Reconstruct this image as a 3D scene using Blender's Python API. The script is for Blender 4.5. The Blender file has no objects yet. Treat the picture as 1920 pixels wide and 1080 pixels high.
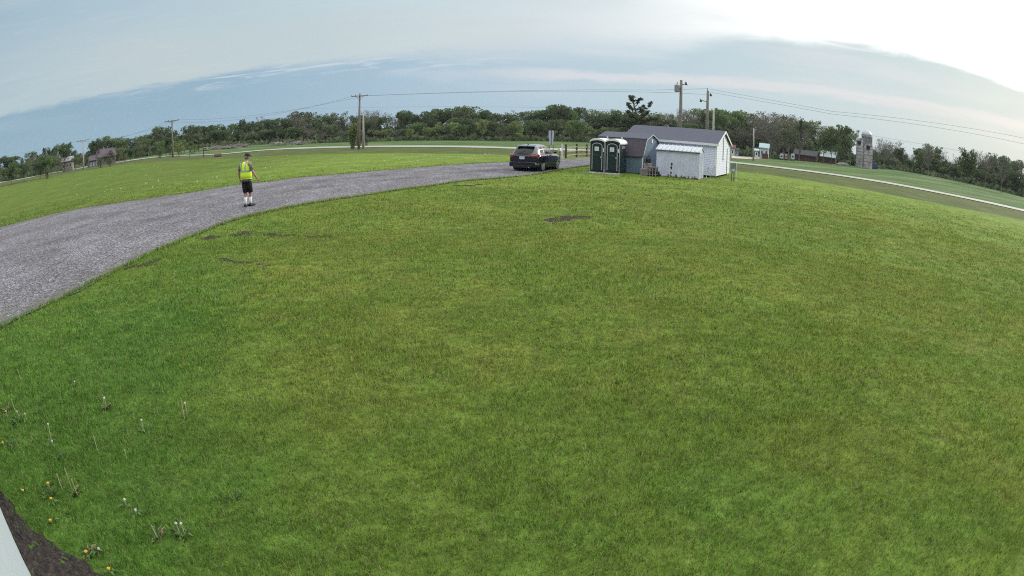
import bpy, math, random
import numpy as np
from mathutils import Vector, Matrix
random.seed(7); rng = np.random.default_rng(7)
sc = bpy.context.scene
C = sc.collection
R_ = math.radians
# ------------------------------------------------------------------ camera
F, K3, PITCH, ROLL, H = 1149., -.1, R_(14.9), R_(.7), 2.5
cam = bpy.data.cameras.new('camera'); camo = bpy.data.objects.new('camera', cam); C.objects.link(camo)
sc.camera = camo
camo.matrix_world = Matrix.Translation((0, 0, H)) @ Matrix.Rotation(math.pi/2-PITCH, 4, 'X') @ Matrix.Rotation(ROLL, 4, 'Z')
cam.type = 'PANO'; cam.sensor_width = 36; cam.sensor_fit = 'HORIZONTAL'; cam.clip_end = 5000; cam.clip_start = .02
_th = np.linspace(0, 1.15, 200); _r = F*(_th+K3*_th**3)*36/1920
_c, *_ = np.linalg.lstsq(np.stack([_r, _r**2, _r**3, _r**4], 1), _th, rcond=None)
def setcam(n, v):
    for o in (cam, getattr(cam, 'cycles', None)):
        if o is not None and hasattr(o, n):
            setattr(o, n, v)
setcam('panorama_type', 'FISHEYE_LENS_POLYNOMIAL')
setcam('fisheye_fov', math.pi)
for i, v in enumerate([0, *_c]): setcam('fisheye_polynomial_k%d' % i, -float(v))
# ------------------------------------------------------------------ light
SUN_AZ, SUN_EL = R_(58), R_(20)
w = bpy.data.worlds.new('World'); sc.world = w; w.use_nodes = True
nt = w.node_tree; nt.nodes.clear()
class NT:
    def __init__(s, t): s.t = t
    def n(s, typ, ins={}, **kw):
        nd = s.t.nodes.new(typ)
        for k, v in kw.items(): setattr(nd, k, v)
        for k, v in ins.items():
            if isinstance(v, bpy.types.NodeSocket): s.t.links.new(v, nd.inputs[k])
            else: nd.inputs[k].default_value = v
        return nd
    def m(s, op, a, b=0., c=None, clamp=False):
        ins = {0: a, 1: b}
        if c is not None: ins[2] = c
        return s.n('ShaderNodeMath', ins, operation=op, use_clamp=clamp).outputs[0]
    def mr(s, v, a, b, c=0., d=1., interp='SMOOTHSTEP'):
        return s.n('ShaderNodeMapRange', {0: v, 1: a, 2: b, 3: c, 4: d}, interpolation_type=interp).outputs[0]
    def ramp(s, v, pts, interp='LINEAR'):
        nd = s.n('ShaderNodeValToRGB', {0: v}); cr = nd.color_ramp; cr.interpolation = interp
        while len(cr.elements) < len(pts): cr.elements.new(.5)
        for e, (p, c) in zip(cr.elements, pts):
            e.position = p; e.color = (*c, 1) if len(c) == 3 else c
        return nd.outputs[0]
    def mix(s, f, a, b, bt='MIX'):
        nd = s.n('ShaderNodeMix', data_type='RGBA', blend_type=bt)
        for i, v in ((0, f), (6, a), (7, b)):
            if isinstance(v, bpy.types.NodeSocket): s.t.links.new(v, nd.inputs[i])
            else: nd.inputs[i].default_value = v if i == 0 else ((*v, 1) if len(v) == 3 else v)
        return nd.outputs[2]
    def noise(s, vec, scale, detail=4, rough=.5, dist=0.):
        return s.n('ShaderNodeTexNoise', {'Vector': vec, 'Scale': scale, 'Detail': detail, 'Roughness': rough, 'Distortion': dist}).outputs[0]
def lin(r, g, b):
    f = lambda c: (c/255/12.92 if c/255 <= .04045 else ((c/255+.055)/1.055)**2.4)
    return (f(r), f(g), f(b))
N = NT(nt)
sky = N.n('ShaderNodeTexSky', sky_type='NISHITA', sun_disc=False, sun_elevation=SUN_EL, sun_rotation=SUN_AZ, air_density=1.2, dust_density=2.)
tc = N.n('ShaderNodeTexCoord')
sep = N.n('ShaderNodeSeparateXYZ', {0: tc.outputs['Generated']})
az = N.m('MULTIPLY', N.m('ARCTAN2', sep.outputs[0], sep.outputs[1]), 57.2958)
el = N.m('MULTIPLY', N.m('ARCSINE', sep.outputs[2]), 57.2958)
azn = N.m('DIVIDE', N.m('ADD', az, 90.), 180., clamp=True)      # -90..90 -> 0..1
A_ = lambda a: (a+90)/180
vec = N.n('ShaderNodeCombineXYZ', {0: N.m('MULTIPLY', az, .035), 1: N.m('MULTIPLY', el, .28), 2: 0.}).outputs[0]
n1 = N.noise(vec, 1.3, 6, .55, .4)
vec2 = N.n('ShaderNodeCombineXYZ', {0: N.m('MULTIPLY', az, .09), 1: N.m('MULTIPLY', el, .5), 2: 3.}).outputs[0]
n2 = N.noise(vec2, 1.6, 7, .6, .6)
g = lambda v: (v/20,)*3
edge = N.ramp(azn, [(0, g(5.)), (A_(-52), g(5.6)), (A_(-37), g(5.9)), (A_(-20), g(6.9)), (A_(-8), g(7.1)), (A_(12), g(8.4)), (A_(22), g(10.)), (A_(38), g(10.6)), (A_(53), g(9.4)), (1, g(8))], 'EASE')
edge = N.m('MULTIPLY', edge, 20.)
dist = N.m('SUBTRACT', N.m('ADD', el, N.m('MULTIPLY', N.m('SUBTRACT', n2, .5), 1.9)), edge)
soft = N.m('MULTIPLY', N.ramp(azn, [(0, (.1,)*3), (A_(-25), (.07,)*3), (A_(-12), (.16,)*3), (A_(0), (.55,)*3), (A_(12), (.5,)*3), (A_(24), (.16,)*3), (1, (.12,)*3)]), 5.)
mask = N.mr(N.m('DIVIDE', dist, soft), -.8, 1.)
top = N.ramp(azn, [(0, lin(120, 140, 150)), (A_(-54), lin(174, 194, 204)), (A_(-35), lin(188, 203, 208)), (A_(-20), lin(190, 206, 211)), (A_(0), lin(208, 218, 222)), (A_(12), lin(232, 237, 239)), (A_(22), lin(250, 252, 252)), (A_(34), (1.25, 1.27, 1.25)), (A_(55), (1.6, 1.58, 1.5)), (1, (1.3, 1.28, 1.2))])
top2 = N.ramp(azn, [(0, lin(120, 140, 150)), (A_(-50), lin(165, 190, 204)), (A_(-30), lin(180, 202, 212)), (A_(-5), lin(202, 219, 227)), (A_(10), lin(216, 228, 231)), (A_(22), (1.15, 1.17, 1.17)), (A_(55), (2.1, 2.05, 1.95)), (1, (1.6, 1.55, 1.45))])
top = N.mix(N.mr(el, 9., 15.), top, top2)
low = N.ramp(azn, [(0, lin(110, 135, 150)), (A_(-54), lin(142, 173, 192)), (A_(-30), lin(146, 177, 198)), (A_(-10), lin(166, 192, 211)), (A_(8), lin(182, 204, 217)), (A_(25), lin(190, 209, 217)), (A_(45), lin(192, 210, 214)), (1, lin(190, 204, 204))])
# thin lighter streaks inside the low band, wider towards the right
st = N.mr(n1, .45, .72)
stm = N.m('MULTIPLY', st, N.m('MULTIPLY', N.ramp(azn, [(0, (.1,)*3), (A_(-30), (.12,)*3), (A_(0), (.65,)*3), (A_(20), (.7,)*3), (1, (.6,)*3)]), N.mr(el, 1.5, 6.)))
low = N.mix(stm, low, lin(212, 217, 222))
# long pinkish streak lying through the middle of the low band
sk_e = N.m('SUBTRACT', el, N.m('ADD', N.m('MULTIPLY', az, .012), N.m('ADD', 5.3, N.m('MULTIPLY', N.m('SUBTRACT', n2, .5), 1.6))))
sk_b = N.m('MULTIPLY', N.mr(N.m('ABSOLUTE', sk_e), .75, .1), N.m('MULTIPLY', N.mr(az, -8., 6.), .75))
low = N.mix(sk_b, low, lin(218, 219, 224))
low = N.mix(N.m('MULTIPLY', N.mr(el, 4.5, 1.), .25), low, lin(160, 190, 208))
tn = N.mr(n1, .35, .75, -.5, .5)
top = N.mix(N.m('MULTIPLY', N.mr(n1, .4, .75), .35), top, lin(200, 206, 210), 'MIX')
glow = N.m('MULTIPLY', N.mr(az, 24., 50.), N.mr(el, 9., 14.))
top = N.mix(glow, top, (1.7, 1.68, 1.6))
# thin bright wisps hanging under the cloud edge on the left
vec3 = N.n('ShaderNodeCombineXYZ', {0: N.m('MULTIPLY', az, .16), 1: N.m('MULTIPLY', N.m('SUBTRACT', el, N.m('MULTIPLY', az, .05)), 2.1), 2: 7.}).outputs[0]
n3 = N.noise(vec3, 1.1, 7, .62, .8)
wis = N.m('MULTIPLY', N.mr(n3, .46, .66), N.m('MULTIPLY', N.m('MULTIPLY', N.mr(dist, -1.7, -.5), N.mr(dist, .5, -.2)), N.m('MULTIPLY', N.mr(az, -45., -26.), N.mr(az, 6., -8.))))
low = N.mix(N.m('MULTIPLY', wis, .8), low, lin(205, 216, 224))
top = N.mix(N.m('MULTIPLY', N.mr(n3, .5, .72), N.m('MULTIPLY', N.mr(az, 35., 10.), .10)), top, lin(222, 228, 232))
cloud = N.mix(mask, low, top)
# away to the rear the low sky is a duller grey
rear = N.m('MULTIPLY', N.mr(sep.outputs[1], .1, -.3), N.mr(el, 35., 15.))
cloud = N.mix(rear, cloud, (.20, .23, .26))
# overhead deck: thin bright cloud, brighter than the horizon
over = N.mix(N.mr(el, 19., 40.), cloud, (1.75, 1.8, 1.85))
cloudbg = N.n('ShaderNodeBackground', {0: over, 1: 1.06})
skybg = N.n('ShaderNodeBackground', {0: sky.outputs[0], 1: .1})
mx = N.n('ShaderNodeMixShader', {0: .93, 1: skybg.outputs[0], 2: cloudbg.outputs[0]})
nt.links.new(mx.outputs[0], N.n('ShaderNodeOutputWorld').inputs[0])
sl = bpy.data.lights.new('sun', 'SUN'); sl.energy = 2.3; sl.angle = R_(10); sl.color = (1, .93, .82)
so = bpy.data.objects.new('sun', sl); C.objects.link(so)
sd = Vector((math.sin(SUN_AZ)*math.cos(SUN_EL), math.cos(SUN_AZ)*math.cos(SUN_EL), math.sin(SUN_EL)))
so.rotation_euler = sd.to_track_quat('Z', 'Y').to_euler()
sc.view_settings.view_transform = 'Standard'; sc.view_settings.look = 'None'
sc.view_settings.exposure = 0.; sc.view_settings.gamma = 1
sc.cycles.max_bounces = 5; sc.cycles.diffuse_bounces = 3; sc.cycles.transparent_max_bounces = 4
sc.cycles.use_denoising = False; sc.cycles.filter_width = 1.1; sc.cycles.sample_clamp_indirect = 4
# ------------------------------------------------------------------ where things stand
def ray(px, py):
    u = px-960.; v = py-540.; c, s = math.cos(ROLL), math.sin(ROLL)
    u, v = u*c+v*s, -u*s+v*c
    r = math.hypot(u, v)/F; th = r
    for _ in range(30): th = r-K3*th**3
    n = math.hypot(u, v)+1e-9
    X, Y, Z = math.sin(th)*u/n, -math.sin(th)*v/n, math.cos(th)
    cp, sp = math.cos(PITCH), math.sin(PITCH)
    return (X, Z*cp+Y*sp, -Z*sp+Y*cp)
def azel(px, py):
    d = ray(px, py); return math.atan2(d[0], d[1]), math.asin(d[2])
WOOD = 165.
_tb = [(-40, 347), (0, 341), (120, 320), (220, 302), (400, 274), (580, 268), (700, 264), (950, 263), (1090, 265), (1250, 276), (1400, 293), (1560, 306), (1620, 313), (1680, 318), (1800, 340), (1920, 369), (1960, 378)]
_ta = np.array([azel(*p)[0] for p in _tb]); _te = np.array([H+WOOD*math.tan(azel(*p)[1]) for p in _tb])
DRV = [(-13.,0.)]
def smooth(a, b, x):
    t = np.clip((x-a)/(b-a), 0, 1); return t*t*(3-2*t)
_dc = None
def h(x, y):
    """height of the land at x, y"""
    x = np.asarray(x, float); y = np.asarray(y, float)
    r = np.hypot(x, y); a = np.arctan2(x, y)
    hd = np.interp(a, _ta, _te)
    back = smooth(-.1, .25, y/np.maximum(r, 1e-6))
    z = hd*smooth(55, WOOD, r)*back
    if _dc is not None:
        # the gravel drive is a low crowned bank
        sh = x.shape; P = np.stack([x.ravel(), y.ravel()], 1)
        d = np.full(len(P), 1e9); near = (r.ravel() < 75)
        if near.any():
            Q = P[near]; best = np.full(len(Q), 1e9)
            for (a0, w0), (a1, w1) in zip(_dc[:-1], _dc[1:]):
                ab = a1-a0; t = np.clip(((Q-a0)@ab)/(ab@ab), 0, 1)
                dd = np.hypot(*(Q-a0-t[:, None]*ab).T)/(w0+t*(w1-w0))
                best = np.minimum(best, dd)
            d[near] = best
        z = z + (.12*(1-smooth(.35, 1.5, d))).reshape(sh)
    return z
def gp(px, py, lift=0.):
    """the spot of land seen at a pixel of the photograph"""
    d = ray(px, py)
    t = (H-0)/max(-d[2], 1e-5)
    ts = np.geomspace(2, 420, 1500); hr = math.hypot(d[0], d[1])
    xs, ys, zs = d[0]*ts/hr, d[1]*ts/hr, H+d[2]*ts/hr
    k = np.argmax(zs-h(xs, ys)-lift < 0)
    if k == 0: k = len(ts)-1
    a, b = ts[k-1], ts[k]
    for _ in range(20):
        m = (a+b)/2
        if H+d[2]*m/hr-float(h(d[0]*m/hr, d[1]*m/hr))-lift < 0: b = m
        else: a = m
    return np.array([d[0]*a/hr, d[1]*a/hr])
def hz(p): return float(h(p[0], p[1]))
def top_at(p, px, py):
    """height at which the vertical through p crosses the ray of a pixel"""
    d = ray(px, py); return H+math.hypot(p[0], p[1])*d[2]/math.hypot(d[0], d[1])
def along(A, azd, px, py):
    """distance from A in direction azd until the line of sight of a pixel"""
    d = ray(px, py); t = d[0]/d[1]; s, c = math.sin(R_(azd)), math.cos(R_(azd))
    return (t*A[1]-A[0])/(s-t*c)
# centre line of the gravel drive (upper edge px, lower edge px)
DE = [((-60, 446), (-60, 655)), ((0, 426.7), (0, 617)), ((133, 395), (133, 553)), ((200, 384), (200, 517)), ((283, 372), (283, 477)), ((360, 361), (345, 450)), ((437, 348), (433, 415)), ((500, 341), (490, 401)), ((560, 333), (545, 389)),
      ((620, 328), (625, 375)), ((700, 321), (740, 358)), ((800, 313), (800, 350.5)), ((880, 307.5), (870, 340)), ((950, 304), (950, 334)), ((1010, 301), (1010, 327)), ((1050, 298.5), (1050, 319)), ((1095, 296.5), (1100, 311.5)), ((1130, 294), (1140, 306)), ((1170, 294), (1190, 305))]
_l = [(gp(*a), gp(*b)) for a, b in DE]
_dc = [((a+b)/2, max(1.2, np.hypot(*(a-b))/2)) for a, b in _l]
# ------------------------------------------------------------------ mesh helpers
class MB:
    def __init__(s): s.v = []; s.f = []; s.m = []; s.mi = 0
    def add(s, vs, fs):
        o = len(s.v); s.v += [tuple(map(float, v)) for v in vs]; s.f += [tuple(i+o for i in f) for f in fs]; s.m += [s.mi]*len(fs); return s
    def box(s, c, d, rot=None):
        x, y, z = (k/2 for k in d)
        vs = [Vector((i*x, j*y, k*z)) for i in (-1, 1) for j in (-1, 1) for k in (-1, 1)]
        if rot is not None: vs = [rot @ v for v in vs]
        vs = [v+Vector(c) for v in vs]
        return s.add(vs, [(0, 1, 3, 2), (4, 6, 7, 5), (0, 4, 5, 1), (2, 3, 7, 6), (0, 2, 6, 4), (1, 5, 7, 3)])
    def bar(s, a, b, t, t2=None):
        a, b = Vector(a), Vector(b); d = b-a
        q = d.to_track_quat('Z', 'Y').to_matrix()
        return s.box((a+b)/2, (t, t2 or t, d.length), q)
    def loft(s, rings, cap=True):
        n = len(rings[0]); vs = [v for r in rings for v in r]; fs = []
        for i in range(len(rings)-1):
            for j in range(n):
                k = (j+1) % n; fs.append((i*n+j, i*n+k, (i+1)*n+k, (i+1)*n+j))
        if cap: fs += [tuple(range(n))[::-1], tuple((len(rings)-1)*n+j for j in range(n))]
        return s.add(vs, fs)
    def tube(s, pts, rad, n=8, cap=True, sq=1.):
        pts = [Vector(p) for p in pts]
        if not hasattr(rad, '__len__'): rad = [rad]*len(pts)
        rings = []
        for i, p in enumerate(pts):
            d = (pts[min(i+1, len(pts)-1)]-pts[max(i-1, 0)]).normalized()
            u = d.cross(Vector((0, 0, 1)) if abs(d.z) < .9 else Vector((0, 1, 0))).normalized(); w_ = d.cross(u)
            rings.append([p+(u*math.cos(t)+w_*math.sin(t)*sq)*rad[i] for t in (2*math.pi*j/n for j in range(n))])
        return s.loft(rings, cap)
    def oval(s, rings, n=16, cap=True):
        """rings: (x, y, z, rx, ry)"""
        return s.loft([[(x+rx*math.cos(t), y+ry*math.sin(t), z) for t in (2*math.pi*j/n for j in range(n))] for x, y, z, rx, ry in rings], cap)
    def ball(s, c, r, n=10, m=6, sc_=(1, 1, 1)):
        rings = []
        for i in range(m+1):
            t = math.pi*(i+.02)/(m+.04)-math.pi/2
            rings.append((c[0], c[1], c[2]+r*sc_[2]*math.sin(t), r*sc_[0]*math.cos(t), r*sc_[1]*math.cos(t)))
        return s.oval(rings, n)
    def prism(s, poly, a, b, ax='y'):
        """polygon (2-D) swept between a and b along an axis"""
        f = {'y': lambda p, t: (p[0], t, p[1]), 'x': lambda p, t: (t, p[0], p[1]), 'z': lambda p, t: (p[0], p[1], t)}[ax]
        return s.loft([[f(p, a) for p in poly], [f(p, b) for p in poly]])
    def build(s, name, mat, parent=None, smooth_=False, bevel=0):
        me = bpy.data.meshes.new(name); me.from_pydata(s.v, [], s.f); me.validate()
        for m_ in (mat if isinstance(mat, (list, tuple)) else [mat]): me.materials.append(m_)
        import bmesh
        b = bmesh.new(); b.from_mesh(me); bmesh.ops.recalc_face_normals(b, faces=b.faces); b.to_mesh(me); b.free()
        if isinstance(mat, (list, tuple)) and len(s.m) == len(me.polygons): me.polygons.foreach_set('material_index', s.m)
        if smooth_: me.polygons.foreach_set('use_smooth', [True]*len(me.polygons))
        o = bpy.data.objects.new(name, me); C.objects.link(o); o.parent = parent
        if bevel:
            bv = o.modifiers.new('bevel', 'BEVEL'); bv.width = bevel; bv.segments = 2
        return o
def bake(o):
    """apply an object's modifiers to its own mesh"""
    dg = bpy.context.evaluated_depsgraph_get(); dg.update()
    me = bpy.data.meshes.new_from_object(o.evaluated_get(dg)); o.modifiers.clear(); old = o.data; o.data = me; me.name = old.name
    return o
def tag(o, label=None, cat=None, group=None, kind=None):
    for k, v in (('label', label), ('category', cat), ('group', group), ('kind', kind)):
        if v: o[k] = v
    return o
def empty(name, loc, az_=0., label=None, cat=None, group=None, scale=1.):
    """az_: compass-like heading in degrees of the thing's own +Y, 0 = away from the camera"""
    o = bpy.data.objects.new(name, None); C.objects.link(o); o.empty_display_size = .3
    o.location = loc; o.rotation_euler = (0, 0, -R_(az_)); o.scale = (scale,)*3
    return tag(o, label, cat, group)
def kids(o): return [c for c in bpy.data.objects if c.parent is o]
def copy_tree(o, parent=None, ks=None):
    c = o.copy(); C.objects.link(c); c.parent = parent
    for ch in (ks if ks is not None else kids(o)): copy_tree(ch, c)
    return c
# ------------------------------------------------------------------ materials
MATS = {}
def mat(name, col, rough=.6, metal=0., var=.12, scale=6., bump=0., spec=.5, coat=0., coord='Object'):
    """plain procedural surface with a little noise in colour and relief"""
    if name in MATS: return MATS[name]
    m = bpy.data.materials.new(name); m.use_nodes = True; t = NT(m.node_tree); p = m.node_tree.nodes['Principled BSDF']
    c = t.n('ShaderNodeTexCoord').outputs[coord]; nz = t.noise(c, scale, 5, .6)
    k = t.mr(nz, .3, .7, 1-var, 1+var, 'LINEAR')
    nd = t.n('ShaderNodeVectorMath', {0: (*col,), 'Scale': k}, operation='SCALE')
    m.node_tree.links.new(nd.outputs[0], p.inputs['Base Color'])
    p.inputs['Roughness'].default_value = rough; p.inputs['Metallic'].default_value = metal
    p.inputs['Specular IOR Level'].default_value = spec; p.inputs['Coat Weight'].default_value = coat
    if bump: m.node_tree.links.new(t.n('ShaderNodeBump', {'Strength': bump, 'Distance': .02, 'Height': nz}).outputs[0], p.inputs['Normal'])
    MATS[name] = m; return m
def attr_mat(name, attr, fn, rough=.9, spec=.1):
    m = bpy.data.materials.new(name); m.use_nodes = True; t = NT(m.node_tree); p = m.node_tree.nodes['Principled BSDF']
    p.inputs['Roughness'].default_value = rough; p.inputs['Specular IOR Level'].default_value = spec
    fn(t, p, m); return m
# ------------------------------------------------------------------ the ground
def turf_colour(t, blade=False):
    """colour of the mown lawn at a world position; shared by the soil sheet and the blades"""
    g_ = t.n('ShaderNodeNewGeometry').outputs['Position']
    fl = t.n('ShaderNodeVectorMath', {0: g_, 1: (1, 1, 0)}, operation='MULTIPLY').outputs[0]
    big = t.noise(fl, .16, 3, .55); mid = t.noise(fl, .9, 5, .65, .4); fine = t.noise(fl, 5., 4, .7)
    sx = t.n('ShaderNodeSeparateXYZ', {0: fl})
    # lusher near the building wall on the left and in a strip on the right; thinner, yellower in the middle
    dist_ = t.m('SQRT', t.m('ADD', t.m('MULTIPLY', sx.outputs[0], sx.outputs[0]), t.m('MULTIPLY', sx.outputs[1], sx.outputs[1])))
    lush = t.m('ADD', t.mr(t.m('ADD', sx.outputs[0], t.m('MULTIPLY', sx.outputs[1], .42)), .3, -2.2), t.m('MULTIPLY', t.mr(dist_, 6.5, 2.8), .45))
    lush = t.m('MULTIPLY', lush, t.mr(dist_, 17., 8., .1, 1.))
    k = t.m('ADD', t.m('ADD', t.m('MULTIPLY', t.m('SUBTRACT', big, .5), .75), t.m('MULTIPLY', t.m('SUBTRACT', mid, .5), 1.)), t.m('MULTIPLY', lush, .55))
    k = t.m('ADD', k, .47)
    green = t.ramp(k, [(0, (.232, .242, .052)), (.28, (.200, .250, .040)), (.55, (.148, .236, .032)), (1, (.086, .200, .025))])
    dry = t.mr(t.noise(fl, 1.7, 6, .7, .3), .57, .72)
    dry = t.m('MULTIPLY', dry, t.mr(lush, .5, 0., .06, .34))
    col = t.mix(dry, green, (.25, .215, .105))
    # short-range mottling: thin spots and denser tussocks a hand or two across
    mot = t.m('MULTIPLY', t.mr(t.noise(fl, 16., 5, .8), .32, .68, .50, 1.48, 'LINEAR'), t.mr(t.noise(fl, 2.8, 4, .6), .35, .65, .90, 1.10, 'LINEAR'))
    col = t.n('ShaderNodeVectorMath', {0: col, 'Scale': mot}, operation='SCALE').outputs[0]
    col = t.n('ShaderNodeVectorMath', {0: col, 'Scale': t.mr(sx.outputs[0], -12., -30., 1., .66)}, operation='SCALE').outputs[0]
    return col, fine, mid, fl
BARE = [((1016, 417), (1110, 404), .36), ((1008, 414), (1050, 411), .16), ((508, 503), (552, 504), .22), ((425, 441), (482, 436), .34), ((490, 440), (550, 442), .20), ((575, 443), (625, 444), .18), ((228, 507), (305, 486), .20), ((370, 450), (416, 441), .26), ((400, 484), (500, 498), .10),
        ((1535, 869), (1628, 892), .018), ((850, 349), (905, 346), .25), ((1902, 940), (1919, 958), .02), ((890, 428), (965, 434), .06), ((1205, 365), (1222, 367), .2), ((420, 487), (470, 494), .05)]
bare_spots = []
for e0_, e1_, b in BARE:
    p, q = gp(*e0_), gp(*e1_); m_ = (p+q)/2; bare_spots.append((m_[0], m_[1], np.hypot(*(q-p))/2, b, math.atan2(q[1]-p[1], q[0]-p[0])))
def bare_amount(x, y):
    o = np.zeros_like(x)
    for i, (cx, cy, a, b, an) in enumerate(bare_spots):
        dx, dy = x-cx, y-cy; u = dx*math.cos(an)+dy*math.sin(an); v = -dx*math.sin(an)+dy*math.cos(an)
        b2 = b
        v = v+.25*b*np.sin(u/a*4+cx*3); q = np.hypot(u/a, v/b2)
        o = np.maximum(o, 1-smooth(.45, 1.35, q+.35*np.sin(u*9+cx)*np.sin(v*7+cy)+.2*np.sin(u*31)*np.cos(v*23)))
    return o
def pxel(xs, pts, e=0):
    """azimuth->elevation curve through photo pixels"""
    a = np.array([azel(*p)[0] for p in pts]); l = np.array([azel(*p)[1] for p in pts]); return np.interp(xs, a, l)
road_up = [(-60, 352), (0, 341.6), (110, 321.8), (220, 304.2), (310, 292.7), (400, 289.2), (500, 280.6), (580, 276.2), (680, 273.6), (760, 273.1), (870, 273.9), (970, 276.6), (1100, 281), (1240, 290), (1375, 303.6), (1500, 318), (1620, 335), (1770, 362), (1920, 393.4), (1990, 409.5)]
road_lo = [(-60, 354), (0, 343.2), (110, 323.2), (220, 305.6), (310, 294.1), (400, 290.6), (500, 282.2), (580, 278.8), (680, 276.4), (760, 276), (870, 277), (970, 279.8), (1100, 284.4), (1240, 293.4), (1375, 306.3), (1500, 320.8), (1620, 338.), (1770, 365.2), (1920, 397.0), (1990, 413.)]
verge_lo = [(-60, 360), (0, 352), (120, 327), (240, 308), (340, 301), (450, 296), (580, 289), (760, 287.5), (960, 291), (1100, 294), (1240, 303), (1375, 320), (1500, 336), (1620, 356), (1700, 371), (1800, 390), (1890, 407), (1990, 430)]
# polar sheet of land, rows packed where they look dense
AZ0, AZ1, NA = R_(-100), R_(100), 1000
els = np.concatenate([np.geomspace(1.2, 45, 40)[::-1] if False else np.tan(np.radians(np.linspace(88, 12, 60))), np.tan(np.radians(np.linspace(11.8, 3.2, 90))), np.tan(np.radians(np.linspace(3.15, .35, 150)))])
rs = H/els; rs = np.concatenate([rs, np.linspace(430, 1800, 14)])
azs = np.linspace(AZ0, AZ1, NA)
RR, AA = np.meshgrid(rs, azs, indexing='ij')
X, Y = RR*np.sin(AA), RR*np.cos(AA); Z = h(X, Y)
Z = np.where(RR > 430, np.minimum(Z, Z)-(RR-430)*.012, Z)
EL = np.arctan2(Z-H, RR)
nr = len(rs)
def grid_mesh(name, X, Y, Z):
    me = bpy.data.meshes.new(name); nr, na = X.shape
    v = np.stack([X, Y, Z], -1).reshape(-1, 3); i = np.arange(nr*na).reshape(nr, na)
    f = np.stack([i[:-1, :-1], i[1:, :-1], i[1:, 1:], i[:-1, 1:]], -1).reshape(-1, 4)
    me.vertices.add(len(v)); me.vertices.foreach_set('co', v.ravel().astype('f'))
    me.loops.add(f.size); me.loops.foreach_set('vertex_index', f.ravel().astype('i'))
    me.polygons.add(len(f)); me.polygons.foreach_set('loop_start', np.arange(0, f.size, 4, dtype='i'))
    me.polygons.foreach_set('use_smooth', np.ones(len(f), bool)); me.update(); me.validate(); return me
def fattr(me, name, a):
    at = me.attributes.new(name, 'FLOAT', 'POINT'); at.data.foreach_set('value', np.asarray(a, 'f').ravel())
gm = grid_mesh('ground', X, Y, Z)
flat = AA.ravel(); 
eU = pxel(flat, road_up).reshape(AA.shape); eV = pxel(flat, verge_lo).reshape(AA.shape); eL = pxel(flat, road_lo).reshape(AA.shape)
d1 = R_(.035)
verge = smooth(-d1, d1, EL-eV)*(1-smooth(-d1, d1, EL-eL))
field = smooth(-d1, d1, EL-(eU+eL)/2)
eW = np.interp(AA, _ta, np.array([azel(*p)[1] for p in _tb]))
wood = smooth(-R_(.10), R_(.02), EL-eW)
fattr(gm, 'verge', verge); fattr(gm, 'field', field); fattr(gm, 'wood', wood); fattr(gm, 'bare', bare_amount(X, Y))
def ground_fn(t, p, m):
    at = lambda n: t.n('ShaderNodeAttribute', attribute_name=n).outputs['Fac']
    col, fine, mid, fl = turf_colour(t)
    dark = t.mr(fine, .35, .65, .62, 1.12, 'LINEAR')
    geo = t.n('ShaderNodeNewGeometry').outputs['Position']
    ln = t.n('ShaderNodeVectorMath', {0: geo}, operation='LENGTH').outputs['Value']
    far = t.mr(ln, 14., 45.)
    # near: the soil and thatch between the blades, far: the closed turf
    near_c = t.mix(.45, col, (.095, .11, .035))
    base = t.mix(far, near_c, t.mix(.18, col, (.150, .185, .070)))
    streak = t.noise(t.n('ShaderNodeVectorMath', {0: fl, 1: (.35, .35, 0)}, operation='MULTIPLY').outputs[0], 1., 7, .75)
    base = t.n('ShaderNodeVectorMath', {0: base, 'Scale': t.m('MULTIPLY', dark, t.mr(streak, .3, .7, .72, 1.28, 'LINEAR'))}, operation='SCALE').outputs[0]
    vn = t.noise(fl, .35, 6, .7)
    vc = t.ramp(vn, [(.3, (.055, .078, .024)), (.52, (.085, .105, .036)), (.7, (.13, .14, .06))])
    base = t.mix(at('verge'), base, vc)
    fn = t.noise(t.n('ShaderNodeVectorMath', {0: fl, 1: (.05, .16, 0)}, operation='MULTIPLY').outputs[0], 1., 7, .7)
    fc = t.ramp(fn, [(.3, (.035, .085, .022)), (.45, (.055, .115, .030)), (.55, (.10, .14, .055)), (.68, (.19, .19, .11))])
    base = t.mix(at('field'), base, fc)
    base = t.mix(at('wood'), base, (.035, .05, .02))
    sn = t.noise(fl, 9., 6, .7)
    base = t.mix(t.mr(t.m('ADD', at('bare'), t.m('MULTIPLY', t.m('SUBTRACT', t.noise(fl, 5.5, 6, .75), .5), 1.7)), .22, .55), base, t.ramp(sn, [(.3, (.02, .016, .015)), (.55, (.05, .04, .034)), (.75, (.09, .075, .06))]))
    m.node_tree.links.new(base, p.inputs['Base Color'])
    bn = t.noise(fl, 28., 4, .8)
    hh = t.m('ADD', t.m('MULTIPLY', bn, .35), t.m('ADD', mid, fine))
    m.node_tree.links.new(t.n('ShaderNodeBump', {'Strength': .8, 'Distance': .06, 'Height': hh}).outputs[0], p.inputs['Normal'])
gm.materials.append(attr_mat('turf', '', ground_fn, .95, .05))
ground = bpy.data.objects.new('ground', gm); C.objects.link(ground); tag(ground, kind='structure')
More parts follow.
